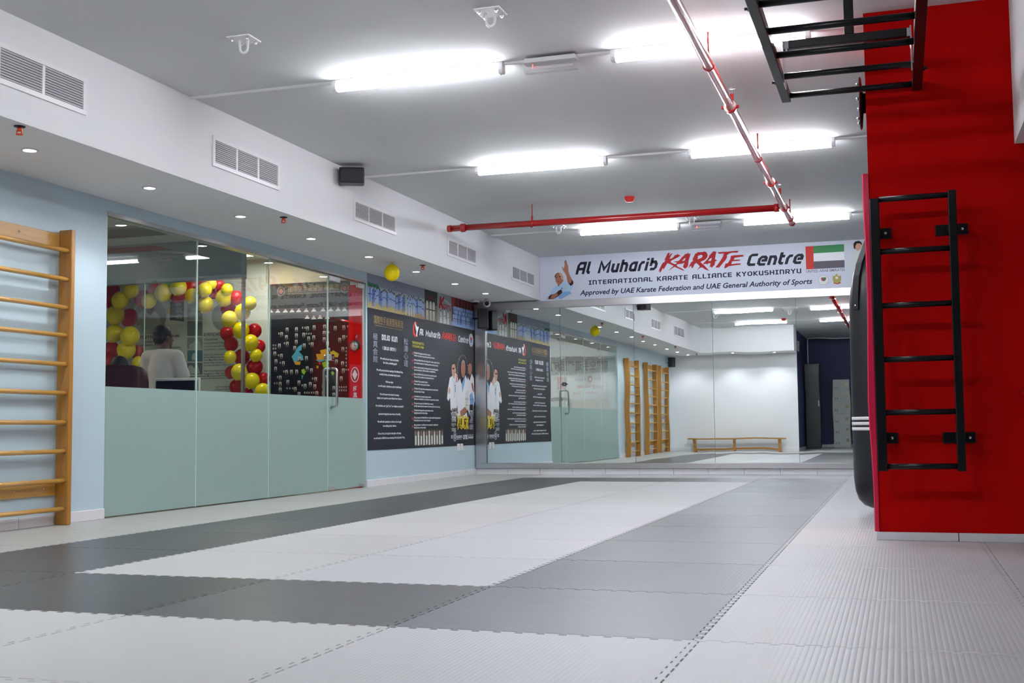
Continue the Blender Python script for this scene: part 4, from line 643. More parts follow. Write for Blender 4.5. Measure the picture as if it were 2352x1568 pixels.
for k, (u, hh) in enumerate(((10.85, .17), (10.98, .2), (11.12, .18))):
    gi_person(B, u, 1.998, hh, 'offwhite', 'hairdark', 3 + k*.3, False); B.poly([(u-.05, 1.996), (u+.05, 1.996), (u+.03, 1.998+hh*.6), (u-.03, 1.998+hh*.6)], 'offwhite', 3.1 + k*.3)
B.ell(11.02, 2.03, .02, .03, 'white', 5)
tag(obj('photo_print', B.mb, fix=False), 'karate magazine cover print with red title lettering, on the photo band', 'photo print')
B = Board(PLw); a, b = 11.272, 12.22
B.mb.box(.0005, PY(a), 1.992, .004, PY(b), zt, ink('brick'))
for k in range(7): B.rect(a + .05 + k*.13, 2.2, a + .10 + k*.13, zt - .003, 'maroon' if k % 2 else 'fred' if k == 0 else 'hairdark', 1)
B.rect(a, 1.995, b, 2.05, 'bluegi2', 1)
for r in range(3):
    for k in range(19): gi_person(B, a + .05 + k*.047 + (r % 2)*.02, 2.02 + (2-r)*.055, .15, rg.choice(['bluegi', 'bluegi2', 'bluegi2']), 'hairdark', 2 + r*1.2 + (k % 3)*.2, r == 2)
tag(obj('photo_print', B.mb, fix=False), 'group photograph of rows of students in blue before a red wall, near the corner speaker', 'photo print')

# ------------------------------------------------------------ glass front of the office
struct('trim_2', MB().box(-.05, GX0, GZ - .035, .004, GX1, GZ, STEEL), None, .002)
FZ = .976
def pane(name, label, ya, yb, cat='glass panel', xx=-.022, zt_=GZ - .036, z0=.008, film=True):
    t = bpy.data.objects.new(name, None); COL.objects.link(t); t['kind'] = 'structure'; t['label'] = label; t.location = (xx, (ya + yb) / 2, 0)
    obj('glass', MB().box(xx - .005, ya, z0, xx + .005, yb, zt_), GLASS, t)
    obj('polished_edge', MB().box(xx - .006, ya - .0015, z0, xx + .006, ya + .0025, zt_), EDGE, t); obj('polished_edge', MB().box(xx - .006, yb - .0025, z0, xx + .006, yb + .0015, zt_), EDGE, t)
    if film: obj('frosted_film', MB().box(xx + .0055, ya + .004, z0 + .004, xx + .0065, yb - .004, FZ), FROST, t)
    return t
pane('window_1', 'tall office glass panel nearest the climbing bars, frosted in its lower part', GX0 + .022, 5.105)
pane('window_2', 'tall middle office glass panel with frosted lower part, right of the desk screen', 5.109, 6.314)
pane('window_3', 'tall office glass panel beside the door, frosted lower part', 6.318, 7.53)
dr = pane('door_1', 'frameless glass office door with frosted lower part and steel pull handle', 7.537, GX1 - .03, 'door', -.022, GZ - .045, .012)
for (a, b) in ((7.545, 7.80), (8.24, GX1 - .032)):
    obj('patch_fitting', MB().box(-.036, a, GZ - .10, -.006, b, GZ - .046), STEEL, dr, .004)
for (a, b) in ((7.545, 7.68), (8.27, GX1 - .032)):
    obj('patch_fitting', MB().box(-.036, a, .014, -.006, b, .055), STEEL, dr, .004)
for s in (1, -1):
    yh = 7.60; x0_ = -.022 + s * .008; x1_ = -.022 + s * .075
    pts = [(x0_, yh, .87), (x0_ + s*.05, yh, .87)] + [(x1_ - s*.03 + s*.03*math.sin(a*PI/8), yh, .90 - .03*math.cos(a*PI/8)) for a in range(1, 5)] + [(x1_ - s*.03 + s*.03*math.cos(a*PI/8), yh, 1.24 + .03*math.sin(a*PI/8)) for a in range(0, 5)] + [(x0_, yh, 1.27)]
    obj('pull_handle', MB().tube(pts, .0135, 12), STEEL, dr)
lk = obj('lock', MB().lathe([(.035, -.05), (.035, .02)], (-.022, 7.58, 1.385), 0, 20).box(-.06, 7.55, 1.35, .018, 7.61, 1.42), CHROME, dr, .004)
obj('thumb_turn', MB().box(.016, 7.572, 1.37, .034, 7.588, 1.40), CHROME, lk, .003)

# ------------------------------------------------------------ office behind the glass
OX = -4.2; OS = 1.6; ON = 8.45; OH = 2.6
struct('floor_office', MB().box(OX, OS, -.06, 0, ON, -.0), OFFFL)
struct('ceiling_office', MB().box(OX, OS, OH, -.2, ON, OH + .1), OFFCEIL)
struct('wall_office_north', MB().box(OX, ON, 0, -.2, ON + .15, OH), CREAM)
struct('wall_office_south', MB().box(OX, OS - .15, 0, -.2, OS, OH), CREAM)
struct('wall_office_west', MB().box(OX - .15, OS - .15, 0, OX, ON + .15, OH), CREAM)
struct('ceiling_bulkhead', MB().box(OX, 7.0, 2.187, -.722, 7.10, OH), TEALB)
pt = bpy.data.objects.new('window_4', None); COL.objects.link(pt); pt['kind'] = 'structure'; pt.location = (-2.4, 7.05, 0)
obj('glass', MB().box(OX, 7.045, .01, -1.906, 7.055, 2.187), GLASS2, pt); obj('glass', MB().box(-1.902, 7.045, .01, -.74, 7.055, 2.187), GLASS2, pt)
obj('edge_channel', MB().box(-.74, 7.03, 0, -.715, 7.07, 2.187), ALU, pt); obj('polished_edge', MB().box(-1.906, 7.043, .01, -1.902, 7.057, 2.187), EDGE, pt)
def PO(u, v, l): return (u, ON - .022 - .0012 * l, v)
B = Board(PO); B.mb.box(OX + .05, ON - .022, .3, -1.255, ON - .001, 2.55, ink('posterw'))
for k, (c, pts) in enumerate(D['otraces']): B.poly(pts, c, 1 + .35 * (k % 7) + (2 if c in ('gi2', 'skin2') else 0))
for s, u0, u1, v, h, c, f in D['otexts']:
    if f == 's': B.stroke(s, u0, u1, v, h, c, 6, 0, .16, None, gap=.14)
    else: B.text(s, u0, u1, v, h, c, 6, 0, .006)
te = [p for c, p in D['otraces'] if c == 'teal'][0]; B.vtext('極真会', te[0][0] + .08, te[1][0] - .01, te[0][1] - .0, te[2][1] + .03, 'grey2', 7, .02)
tag(obj('office_poster', B.mb, fix=False), 'white office wall poster with round portraits and biography text, behind the balloon arch', 'poster')
struct('trim_1', MB().box(-1.25, ON - .05, 0, -1.19, ON - .001, 2.3), ink('posterw'))
B = Board(PO); ol = D['olim']
B.mb.box(-1.185, ON - .022, .3, -.215, ON - .001, 2.30, ink('black'))
B.mb.box(-.215, ON - .022, .3, -.195, ON - .001, 2.30, ink('black'))
B.rect(-1.18, .31, -.95, 1.9, 'panel', .5)  # bluish reflection painted onto the left part of the chart
B.rect(-1.18, 1.945, -.2, 2.295, 'olive', 1)
lg = ol['logos']
for k in (0, 2):
    u, v = lg[k]; u = min(u, -.26); B.ell(u, v, .05, .055, 'greyhair', 2); B.ell(u, v, .04, .045, 'olive', 2.5); B.poly([(u-.035, v), (u, v-.035), (u+.035, v), (u, v+.035)], 'skin', 3)
B.text('国際空手道連盟 極真流', -.97, -.33, 2.205, .05, 'goldtext', 2, 0, .01); B.text('INTERNATIONAL KARATE ALLIANCE KYOKUSHINRYU', -.97, -.33, 2.17, .016, 'goldtext', 2, 0, .01)
for (u, v) in D['heads'] + D['heads2']:
    if u > -.25: continue
    B.ell(u, v + .022, .014, .02, 'skinhi', 2.5, 10); B.poly([(u-.035, v-.015), (u-.015, v+.008), (u+.015, v+.008), (u+.035, v-.015)], 'white', 3); B.ell(u, v + .034, .014, .01, 'hairdark', 3, 8)
for k, (c, pts) in enumerate(D['map']): B.poly(pts, c, 2 + .3 * (k % 3))
for (u, v) in D['cards']:
    if u > -.24: continue
    B.rect(u-.017, v-.022, u+.017, v+.022, 'card', 4); B.ell(u, v+.002, .008, .011, 'cardface', 5, 8); B.rect(u-.013, v-.020, u+.013, v-.009, 'hairdark', 5); B.rect(u-.016, v-.033, u+.014, v-.030, 'goldtext', 4)
for (u, v) in D['small']:
    if u > -.215: continue
    B.rect(u-.007, v-.010, u+.007, v+.010, 'card', 4); B.rect(u-.003, v-.006, u+.003, v+.004, 'cardface', 5)
tag(obj('photo_chart', B.mb, fix=False), 'black wall chart of small portrait cards and a coloured world map behind the glass door', 'wall chart')
struct('wall_office_red_return', MB().box(-.193, ON - .06, 0, -.045, ON + .0, GZ - .05), RED)
ck = thing('wall_clock', 'small round clock with dark rim on the red strip behind the glass door', 'clock', (-.115, ON - .06, 1.56))
obj('rim', MB().lathe([(.062, 0), (.062, -.03), (.052, -.03), (.052, -.012)], (-.115, ON - .061, 1.56), 1, 24), BLACK, ck)
obj('dial', MB().lathe([(.052, -.012), (.052, -.018)], (-.115, ON - .061, 1.56), 1, 24), WHITEP, ck)
obj('hand', MB().box(-.117, ON - .084, 1.56, -.113, ON - .081, 1.6).box(-.115, ON - .084, 1.558, -.09, ON - .081, 1.562), BLACK, ck)
def PR(u, v, l): return (u, ON - .0615 - .001 * l, v)
B = Board(PR); B.ell(-.118, 1.24, .05, .085, 'white', 0); B.ell(-.118, 1.24, .042, .075, 'maroon', 1); B.poly([(-.15, 1.24), (-.118, 1.18), (-.086, 1.24), (-.118, 1.30)], 'white', 2)
B.vtext('極真', -.14, -.09, 1.12, .98, 'white', 0, .02)
tag(obj('emblem_sticker', B.mb, fix=False), 'white oval emblem sticker with characters on the red strip below the clock', 'sticker')

# south wall banner (seen mirrored, through the glass)
def PSo(u, v, l): return (-u, OS + .012 + .0012 * l, v)     # u runs towards -x, the reading direction of someone facing south
B = Board(PSo); B.mb.box(-3.0, OS + .001, 1.25, -.25, OS + .012, 2.5, ink('white'))
B.text('Approved by UAE Karate Federation and UAE General Authority of Sports', .45, 2.9, 2.18, .06, 'grey', 1, .2, .01)
B.ell(.52, 1.98, .10, .10, 'grey', 1); B.ell(.52, 1.98, .09, .09, 'white', 1.5); B.poly([(.45, 1.98), (.52, 1.91), (.59, 1.98), (.52, 2.05)], 'fred', 2)
B.text('国際空手道連盟極真流', .72, 2.4, 1.92, .16, 'grey', 1, 0, .02); B.text('International Karate Alliance', .72, 2.4, 1.82, .06, 'grey', 1, 0, .01)
B.stroke('KSI', .95, 1.10, 1.68, .06, 'grey', 1); B.ell(1.20, 1.71, .06, .07, 'fred', 1); B.ell(1.20, 1.71, .03, .035, 'white', 2); B.stroke('KUSHIN', 1.30, 1.55, 1.68, .06, 'grey', 1)
B.stroke('ONE', .9, 1.15, 1.50, .08, 'grey', 1); B.rect(1.18, 1.52, 1.5, 1.57, 'fred', 1); B.text('SHARJAH ... OLLA', 1.0, 1.6, 1.38, .06, 'fred', 1, 0, .01)
B.rect(1.75, 1.5, 1.98, 1.78, 'fred', 1)
gi_person(B, .55, 1.30, .52, 'greyhair', 'skinhi', 1, False); B.vtext('極真会', .70, .80, 1.75, 1.4, 'grey', 1)
tag(obj('office_banner', B.mb, fix=False), 'white banner with emblem, characters and sponsor logos, seen reversed in the mirror through the glass', 'banner')

# office ceiling fittings
vg = thing('ceiling_grille', 'long slatted air grille in the office ceiling behind the glass top', 'grille', (-1.45, 6.2, OH))
obj('frame', MB().box(-1.95, 6.0, OH - .02, -.95, 6.04, OH - .001).box(-1.95, 6.46, OH - .02, -.95, 6.5, OH - .001).box(-1.95, 6.04, OH - .02, -1.91, 6.46, OH - .001).box(-.99, 6.04, OH - .02, -.95, 6.46, OH - .001), ALU, vg)
obj('backing', MB().box(-1.91, 6.04, OH - .006, -.99, 6.46, OH - .001), DARKIN, vg)
mb = MB()
for k in range(10): mb.box(-1.9, 6.06 + k*.04, OH - .018, -1.0, 6.075 + k*.04, OH - .006)
obj('slat', mb, ALU, vg)
for n, (x, y, lb) in enumerate(((-1.1, 7.75, 'square lit panel in the office ceiling behind the bulkhead'), (-2.9, 5.6, 'square lit panel in the office ceiling above the maroon chair'), (-2.6, 3.0, 'square lit panel at the far end of the office ceiling'))):
    t = thing('ceiling_light_panel', lb, 'ceiling light', (x, y, OH), 'office ceiling light panels')
    obj('frame', MB().box(x-.3, y-.3, OH-.03, x+.3, y-.28, OH-.001).box(x-.3, y+.28, OH-.03, x+.3, y+.3, OH-.001).box(x-.3, y-.28, OH-.03, x-.28, y+.28, OH-.001).box(x+.28, y-.28, OH-.03, x+.3, y+.28, OH-.001), WHITEP, t)
    obj('diffuser', MB().box(x-.28, y-.28, OH-.02, x+.28, y+.28, OH-.001), PANEL_L, t)

# office furniture
dk = thing('reception_desk', 'reception desk behind the frosted glass with pale front and dark top edge', 'desk', (-.5, 6.1, 0))
obj('top', MB().box(-.82, 5.62, .70, -.20, 6.62, .74), DESKD, dk, .004)
obj('front_panel', MB().box(-.80, 5.64, 0, -.22, 5.67, .70), DESKM, dk)
obj('side_panel', MB().box(-.25, 5.67, 0, -.22, 6.60, .70), DESKM, dk)
obj('back_panel', MB().box(-.80, 6.57, 0, -.25, 6.60, .70), DESKM, dk)
mo = thing('desk_screen', 'white rimmed screen with dark display on the reception desk', 'monitor', (-.72, 5.85, .74))
mo_c = Vector((-.70, 5.85, 0)); ang = math.radians(10)
def rotz(c, a): return Matrix.Translation((c.x, c.y, 0)) @ Matrix.Rotation(a, 4, 'Z') @ Matrix.Translation((-c.x, -c.y, 0))
R_ = rotz(mo_c, ang)
obj('housing', MB().box(-.92, 5.84, .84, -.48, 5.865, 1.125).xf(R_), WHITEP, mo, .008)
obj('display', MB().box(-.90, 5.836, .86, -.50, 5.8415, 1.100).xf(R_), SCREEN, mo)
obj('stand', MB().box(-.73, 5.866, .75, -.67, 5.88, .95).box(-.80, 5.80, .74, -.60, 5.93, .752).xf(R_), WHITEP, mo, .003)
bx = thing('paper_box', 'white box with two small red logo cards, at the desk end behind frosted glass', 'box', (-.12, 5.82, .742))
DB = MB().box(-.19, 5.66, .741, -.07, 5.98, .84); obj('carton', DB, WHITEP, bx, .004)
obj('logo_card', MB().box(-.069, 5.68, .75, -.067, 5.80, .82).box(-.066, 5.70, .775, -.065, 5.73, .805, REDPL), WHITEP, bx)
# desk edge under the box
obj('return_shelf', MB().box(-.20, 5.64, .70, -.06, 6.05, .74), DESKD, dk, .003)
def chair(name, label, c, rz, m, hb=1.24, w=.52):
    t = thing(name, label, 'chair', (c[0], c[1], 0)); R2 = Matrix.Translation((c[0], c[1], 0)) @ Matrix.Rotation(rz, 4, 'Z')
    prof = []
    for i in range(9):
        a = PI * i / 8; prof.append((w/2*math.copysign(abs(math.cos(a))**.5, math.cos(a)), hb - .12 + .12*abs(math.sin(a))**.6))
    mb = MB().prism([(-w/2*.9, .52), (w/2*.9, .52)] + prof, 1, -.30, -.19, m).xf(R2); b = obj('backrest', mb, m, t, .025, seg=3)
    obj('seat', MB().box(-.26, -.24, .42, .26, .26, .54).xf(R2), m, t, .03, seg=3)
    obj('column', MB().lathe([(.03, .1), (.03, .42)], (0, 0, 0), 2, 12).xf(R2), BLACK, t)
    mb = MB()
    for k in range(5):
        a = 2*PI*k/5; mb.tube([(0, 0, .12), (.28*math.cos(a), .28*math.sin(a), .065)], .018, 8)
    obj('star_base', mb.xf(R2), BLACK, t)
    for k in range(5):
        a = 2*PI*k/5; obj('castor', MB().ball((.28*math.cos(a), .28*math.sin(a), .03), .03, 8).xf(R2), BLACK, t)
    for s in (-1, 1):
        obj('armrest', MB().tube([(s*.27, -.2, .5), (s*.3, -.18, .7), (s*.3, .12, .72), (s*.27, .16, .5)], .02, 8).xf(R2), BLACK, t)
    return t
chair('office_chair', 'maroon leather swivel chair with its high back to the glass', (-.98, 5.35), math.radians(26), MAROON, 1.215, .60)
vc = thing('visitor_chair', 'steel framed visitor chair seen dimly behind the frosted glass by the desk end', 'chair', (-.35, 6.9, 0))
obj('seat', MB().box(-.60, 6.75, .42, -.16, 7.0 - .04 + .0, .46), DESKD, vc, .01); obj('backrest', MB().box(-.60, 6.72, .55, -.16, 6.745, .85), DESKM, vc, .01)
for (x, y) in ((-.59, 6.73), (-.17, 6.73), (-.59, 6.94), (-.17, 6.94)):
    obj('leg', MB().tube([(x, y, 0), (x, y, .42 if y > 6.8 else .87)], .012, 8), ALU, vc)
# ------------------------------------------------------------ wall bars along the left wall
def wall_bars(y1, w, label):
    y0 = y1 - w
    t = thing('wall_bars', label, 'wall bars', (0, (y0 + y1) / 2, 0), 'wooden wall bars along the left wall')
    for (a, b) in ((y0, y0 + .042), (y1 - .042, y1)):
        obj('upright', MB().box(.016, a, .0, .125, b, 2.055), WOODZ, t, .007)
    for k, z in enumerate((.112, .305, .507, .706, .909, 1.109, 1.31, 1.505, 1.703, 1.906)):
        obj('rung', MB().tube([(.088, y0 + .03, z), (.088, y1 - .03, z)], .0205, 14, ry=.0165), WOODY, t)
    for z in (.205, 1.935):
        p = obj('wall_board', MB().box(.0015, y0 + .0425, z, .024, y1 - .0425, z + .095), WOODY, t, .003)
        mb = MB()
        for y in (y0 + .16, y0 + .45, y1 - .45, y1 - .16): mb.lathe([(.008, 0), (.007, .004), (.001, .006)], (.024, y, z + .05), 0, 12)
        obj('screw', mb, CHROME, p)
    return t
wall_bars(3.355, 1.3, 'golden wooden wall bars nearest the office glass')
wall_bars(1.22, 1.0, 'middle set of golden wooden wall bars, seen in the mirror')
wall_bars(-.25, 1.0, 'golden wooden wall bars nearest the white end wall, seen in the mirror')

# ------------------------------------------------------------ bench, cabinet and lockers at the far end (seen in the mirror)
t = thing('wooden_bench', 'long low wooden gym bench in front of the white end wall', 'bench', (1.7, -1.76, 0))
obj('seat', MB().box(.48, -1.88, .292, 2.92, -1.64, .326), WOODX, t, .006)
for x in (.62, 1.70, 2.78):
    mb = MB().prism([(-1.86, 0), (-1.83, .0), (-1.83, .025), (-1.69, .025), (-1.69, 0), (-1.66, 0), (-1.66, .03), (-1.72, .10), (-1.715, .20), (-1.67, .27), (-1.67, .292), (-1.85, .292), (-1.85, .27), (-1.805, .20), (-1.80, .10), (-1.86, .03)], 0, x - .03, x + .03)
    obj('leg', mb, WOODZ, t, .004)
obj('stretcher', MB().box(.66, -1.785, .035, 2.75, -1.735, .085), WOODX, t, .004)
t = thing('steel_cabinet', 'tall dark steel cabinet against the navy side wall', 'cabinet', (3.46, -4.4, 0))
obj('body', MB().box(3.28, -4.75, .03, 3.65, -4.20, 2.2), DKCAB, t, .005)
obj('door', MB().box(3.29, -4.20, .05, 3.64, -4.185, 2.18), DKCAB, t, .003)
obj('plinth', MB().box(3.30, -4.73, 0, 3.63, -4.22, .03), BLACK, t)
obj('handle', MB().box(3.60, -4.185, 1.1, 3.62, -4.165, 1.25), ALU, t, .003)
t = thing('locker', 'pale grey steel locker column of six small doors by the navy wall', 'locker', (4.17, -5.2, 0))
obj('body', MB().box(3.95, -5.55, .0, 4.38, -5.06, 1.83), GREYLK, t, .004)
for k in range(6):
    z = .03 + k * .298
    d = obj('door', MB().box(3.965, -5.06, z, 4.365, -5.048, z + .288), GREYLK, t, .003)
    obj('lock_plate', MB().box(4.265, -5.048, z + .13, 4.335, -5.04, z + .21).box(4.285, -5.04, z + .15, 4.31, -5.02, z + .19), BRASS, d, .002)
    mb = MB()
    for q in range(4): mb.box(4.00, -5.0478, z + .06 + q*.014, 4.035, -5.0465, z + .066 + q*.014).box(4.055, -5.0478, z + .06 + q*.014, 4.09, -5.0465, z + .066 + q*.014)
    obj('vent', mb, BLACK, d)

# ------------------------------------------------------------ ceiling battens, trunking, emergency lights
def batten(x, y, label):
    t = thing('ceiling_batten', label, 'ceiling light', (x, y, H), 'lit ceiling battens')
    L_ = .585
    obj('housing', MB().box(x - L_, y - .03, H - .035, x + L_, y + .03, H - .001), WHITEP, t, .003)
    prof = [(y - .031, H - .036), (y - .034, H - .050), (y - .027, H - .066), (y - .014, H - .074), (y + .014, H - .074), (y + .027, H - .066), (y + .034, H - .050), (y + .031, H - .036)]
    obj('diffuser', MB().prism(prof, 0, x - L_ + .015, x + L_ - .015, TUBE), TUBE, t)
    for s in (-1, 1):
        a, b = sorted((x + s*(L_ - .014), x + s*(L_ + .018)))
        obj('end_cap', MB().prism([(p[0]*1.0, p[1] - .001) for p in prof] + [(y + .031, H - .001), (y - .031, H - .001)], 0, a, b), WHITEP, t, .003)
    return t
rows = [(.40, 'above the row nearest the white end wall'), (3.50, 'in the nearest row to the viewer'), (6.33, 'in the middle row'), (9.93, 'in the row nearest the banner')]
for y, ph in rows:
    for x, side in ((2.66, 'left'), (4.57, 'right')):
        batten(x, y, f"lit ceiling batten {ph}, " + ("nearer the soffit" if side == 'left' else "nearer the red pier"))
    for (xa, xb, wh) in ((SX + .001, 2.66 - .604, 'from the soffit to the first batten'), (2.66 + .604, 4.57 - .604, 'between its two battens'), (4.57 + .604, 5.474 if 3.3 < y < 4.2 else (BX - .001 if y < 3.3 else 7.5), 'past its last batten')):
        tag(obj('cable_trunking', MB().box(xa, y - .01, H - .016, xb, y + .01, H - .0005), WHITEP), 'white trunking ' + wh + ', ' + {.40: 'row nearest the white end wall', 3.50: 'row nearest the viewer', 6.33: 'middle row', 9.93: 'row nearest the banner'}[y], 'cable trunking', 'cable trunking runs')
for x, y, lb in ((3.59, 3.50, 'clear emergency light between the two nearest ceiling battens'), (3.58, 9.93, 'clear emergency light between the two battens nearest the banner')):
    y -= .04
    t = thing('emergency_light', lb, 'emergency light', (x, y, H), 'emergency lights')
    obj('base', MB().box(x - .165, y - .045, H - .045, x + .165, y + .045, H - .017), WHITEP, t, .004)
    prof = [(y - .04, H - .046), (y - .045, H - .085), (y - .02, H - .105), (y + .02, H - .105), (y + .045, H - .085), (y + .04, H - .046)]
    obj('clear_cover', MB().prism(prof, 0, x - .17, x + .17), CLEARP, t)
    obj('lamp_tube', MB().tube([(x - .14, y, H - .07), (x + .14, y, H - .07)], .009, 10), WHITEG, t)
    obj('indicator', MB().box(x - .112, y - .042, H - .085, x - .108, y - .038, H - .06), glow('red_indicator', (1, .05, .02), 3), t)

# ------------------------------------------------------------ recessed downlights with their lamps
dls = [(.55, y) for y in (-1.45, -.1, 1.1, 2.37, 3.607, 4.845, 6.07, 7.318, 8.558, 9.771, 10.888)] + [(1.75, -1.5), (2.75, -1.5)]
for k, (x, y) in enumerate(dls):
    lb = f'round lit downlight, {ORD[10-k]} from mirror wall along the soffit' if k < 11 else ('round lit downlight over the bench middle in the end soffit', 'round lit downlight in the end soffit near the navy recess')[k - 11]
    t = thing('ceiling_downlight', lb, 'downlight', (x, y, SZ), 'round soffit downlights')
    obj('trim_ring', MB().lathe([(.040, -.0005), (.052, -.0005), (.052, -.004), (.040, -.008), (.040, -.0005)], (x, y, SZ), 2, 28), WHITEP, t)
    obj('lens', MB().lathe([(.0395, -.001), (.0395, -.0045), (.03, -.006), (.001, -.0065)], (x, y, SZ), 2, 24), LENS, t)
    ld = bpy.data.lights.new('downlight_lamp', 'SPOT'); ld.energy = SPOT_W; ld.color = (.95, .97, 1); ld.spot_size = math.radians(120); ld.spot_blend = .6; ld.shadow_soft_size = .03
    lo = bpy.data.objects.new('downlight_lamp', ld); COL.objects.link(lo); lo.parent = t; lo.location = (0, 0, -.02)
for x, y, W_, c in ((-1.1, 7.75, 14, (1, .86, .68)),):
    pass

# ------------------------------------------------------------ ventilation grilles on the soffit face
for k, (y0, y1, za, zb_) in enumerate(((1.25, 2.37, 2.555, 2.785), (3.775, 4.748, 2.54, 2.762), (6.11, 7.063, 2.53, 2.73), (8.472, 9.405, 2.522, 2.725), (10.737, 11.745, 2.52, 2.72))):
    lb = 'white slatted vent on the soffit, ' + ['nearest the viewer, cut by the picture edge', 'second from the viewer, before the black speaker', 'third from the viewer, just beyond the black speaker', 'under the left end of the red cross pipe', 'nearest the banner'][k]
    t = thing('wall_vent', lb, 'vent', (SX, (y0+y1)/2, za), 'soffit vents')
    f = .03
    mb = MB().box(SX + .0005, y0, za, SX + .012, y1, za + f).box(SX + .0005, y0, zb_ - f, SX + .012, y1, zb_).box(SX + .0005, y0, za + f, SX + .012, y0 + f, zb_ - f).box(SX + .0005, y1 - f, za + f, SX + .012, y1, zb_ - f)
    w = (y1 - y0 - 2*f - 2*.022) / 3
    for q in (1, 2): a = y0 + f + q*w + (q-1)*.022; mb.box(SX + .0005, a, za + f, SX + .010, a + .022, zb_ - f)
    obj('frame', mb, WHITEP, t, .001)
    for q in range(3):
        a = y0 + f + q * (w + .022)
        g = obj('grille', MB().box(SX + .0005, a, za + f, SX + .002, a + w, zb_ - f), DARKIN, t)
        mb = MB(); n = 11; st = (zb_ - za - 2*f) / n
        for i in range(n):
            z = za + f + i*st + st*.25
            mb.prism([(SX + .003, z), (SX + .010, z + .004), (SX + .010, z + .0075), (SX + .003, z + .0035)], 1, a, a + w)
        obj('slat', mb, SLAT, g)

# ------------------------------------------------------------ small ceiling things
for k, (x, y) in enumerate(((1.95, 2.53), (3.49, 2.58), (1.90, 9.40), (3.46, 9.40))):
    lb = 'white ceiling hook plate ' + ['nearest the soffit vents, before the first lights', 'at the top middle of the picture, before the first lights', 'before the batten row nearest the banner, on the soffit side', 'before the emergency light near the banner'][k]
    if k == 2: y = 9.818 - .4
    if k == 3: y = 9.765 - .35
    y = (2.53, 2.58, 9.62, 9.58)[k]
    t = thing('ceiling_hook', lb, 'hook', (x, y, H), 'white ceiling hooks')
    obj('plate', MB().box(x - .075, y - .075, H - .008, x + .075, y + .075, H - .0005), WHITEG, t, .002)
    mb = MB()
    for a in (-1, 1):
        for b in (-1, 1): mb.lathe([(.010, -.020), (.010, -.008)], (x + a*.05, y + b*.05, H), 2, 6).lathe([(.005, -.028), (.005, -.02)], (x + a*.05, y + b*.05, H), 2, 8)
    obj('bolt', mb, CHROME, t)
    pts = [(x - .028, y, H - .008), (x - .026, y, H - .055)] + [(x - .026*math.cos(a*PI/8), y, H - .055 - .032*math.sin(a*PI/8)) for a in range(1, 8)] + [(x + .026, y, H - .055), (x + .028, y, H - .008)]
    obj('loop', MB().tube(pts, .0075, 10), WHITEG, t)
for x, y, lb in ((3.056, 8.185, 'red smoke detector on the ceiling before the red cross pipe'), (3.2, .75, 'red smoke detector near the white end wall, seen in the mirror')):
    t = thing('smoke_detector', lb, 'smoke detector', (x, y, H), 'red smoke detectors')
    obj('base', MB().lathe([(.055, -.0005), (.055, -.014)], (x, y, H), 2, 28), REDPL, t)
    obj('dome', MB().lathe([(.052, -.0145), (.050, -.030), (.036, -.050), (.001, -.054)], (x, y, H), 2, 28), REDPL, t)
for x, y, lb in ((.919, 1.884, 'nearest the viewer'), (.882, 5.012, 'above the glass front'), (.84, 8.115, 'beside the yellow balloon'), (.86, -1.2, 'near the white end wall, seen in the mirror')):
    t = thing('sprinkler', 'small orange sprinkler head under the soffit, ' + lb, 'sprinkler', (x - .03, y, SZ), 'orange sprinkler heads'); x -= .03
    obj('escutcheon', MB().lathe([(.032, -.0005), (.030, -.006), (.012, -.008)], (x, y, SZ), 2, 20), BLACK, t)
    obj('frame', MB().lathe([(.012, -.008), (.014, -.028)], (x, y, SZ), 2, 12).box(x - .018, y - .004, SZ - .045, x - .012, y + .004, SZ - .02).box(x + .012, y - .004, SZ - .045, x + .018, y + .004, SZ - .02), ORANGE, t)
    obj('deflector', MB().lathe([(.020, -.045), (.020, -.049)], (x, y, SZ), 2, 12), ORANGE, t)
# yellow balloon under the soffit
def balloon(c, r, m, label, group=None, name='balloon', tilt=None, neck=None):
    t = thing(name, label, 'balloon', c, group)
    prof = []
    n = 14
    for i in range(n + 1):
        a = PI * i / n; rr = r * math.sin(a); h = -math.cos(a) * r * 1.12
        if h > 0: rr *= 1 - .10 * (h / r) ** 2
        prof.append((max(rr, 1e-4), h))
    body = MB().lathe(prof, (0, 0, 0), 2, 22); kn = MB().lathe([(r*.06, r*1.10), (r*.05, r*1.17), (r*.13, r*1.26), (r*.12, r*1.28)], (0, 0, 0), 2, 12)
    R2 = Matrix.Translation(c) @ (tilt or Matrix.Identity(4))
    obj('latex_body', body.xf(R2), m, t); obj('knot', kn.xf(R2), m, t); return t
balloon((.60, 7.78, 2.268), .082, YBAL, 'single yellow balloon hanging under the soffit above the glass door')
# speakers, cameras, sockets
def speaker(name, label, c, sz, rz, bracket):
    t = thing(name, label, 'speaker', c)
    R2 = Matrix.Translation(c) @ Matrix.Rotation(rz, 4, 'Z')
    a, b, h = sz
    obj('cabinet', MB().box(-a/2, -b/2, -h/2, a/2, b/2, h/2).xf(R2), BLACK, t, .012, seg=3)
    obj('grille', MB().box(-a/2 + .012, -b/2 - .006, -h/2 + .012, a/2 - .012, -b/2 + .0, h/2 - .012).xf(R2), mat('speaker_cloth', (.015, .015, .02), .6, bump=(300, .5, .002)), t, .004)
    obj('bracket', MB().tube(bracket, .012, 8), BLACK, t)
    return t
speaker('wall_speaker', 'black speaker box on the upper soffit face between two vents', (1.07, 5.84, 2.862), (.22, .15, .14), math.radians(25), [(1.0, 5.90, 2.862), (SX + .001, 5.93, 2.862)])
speaker('wall_speaker', 'tall black speaker in the corner beside the mirror frame', (.185, 11.82, 2.135), (.15, .13, .27), math.radians(20), [(.14, 11.86, 2.15), (.002, 11.9, 2.15)])
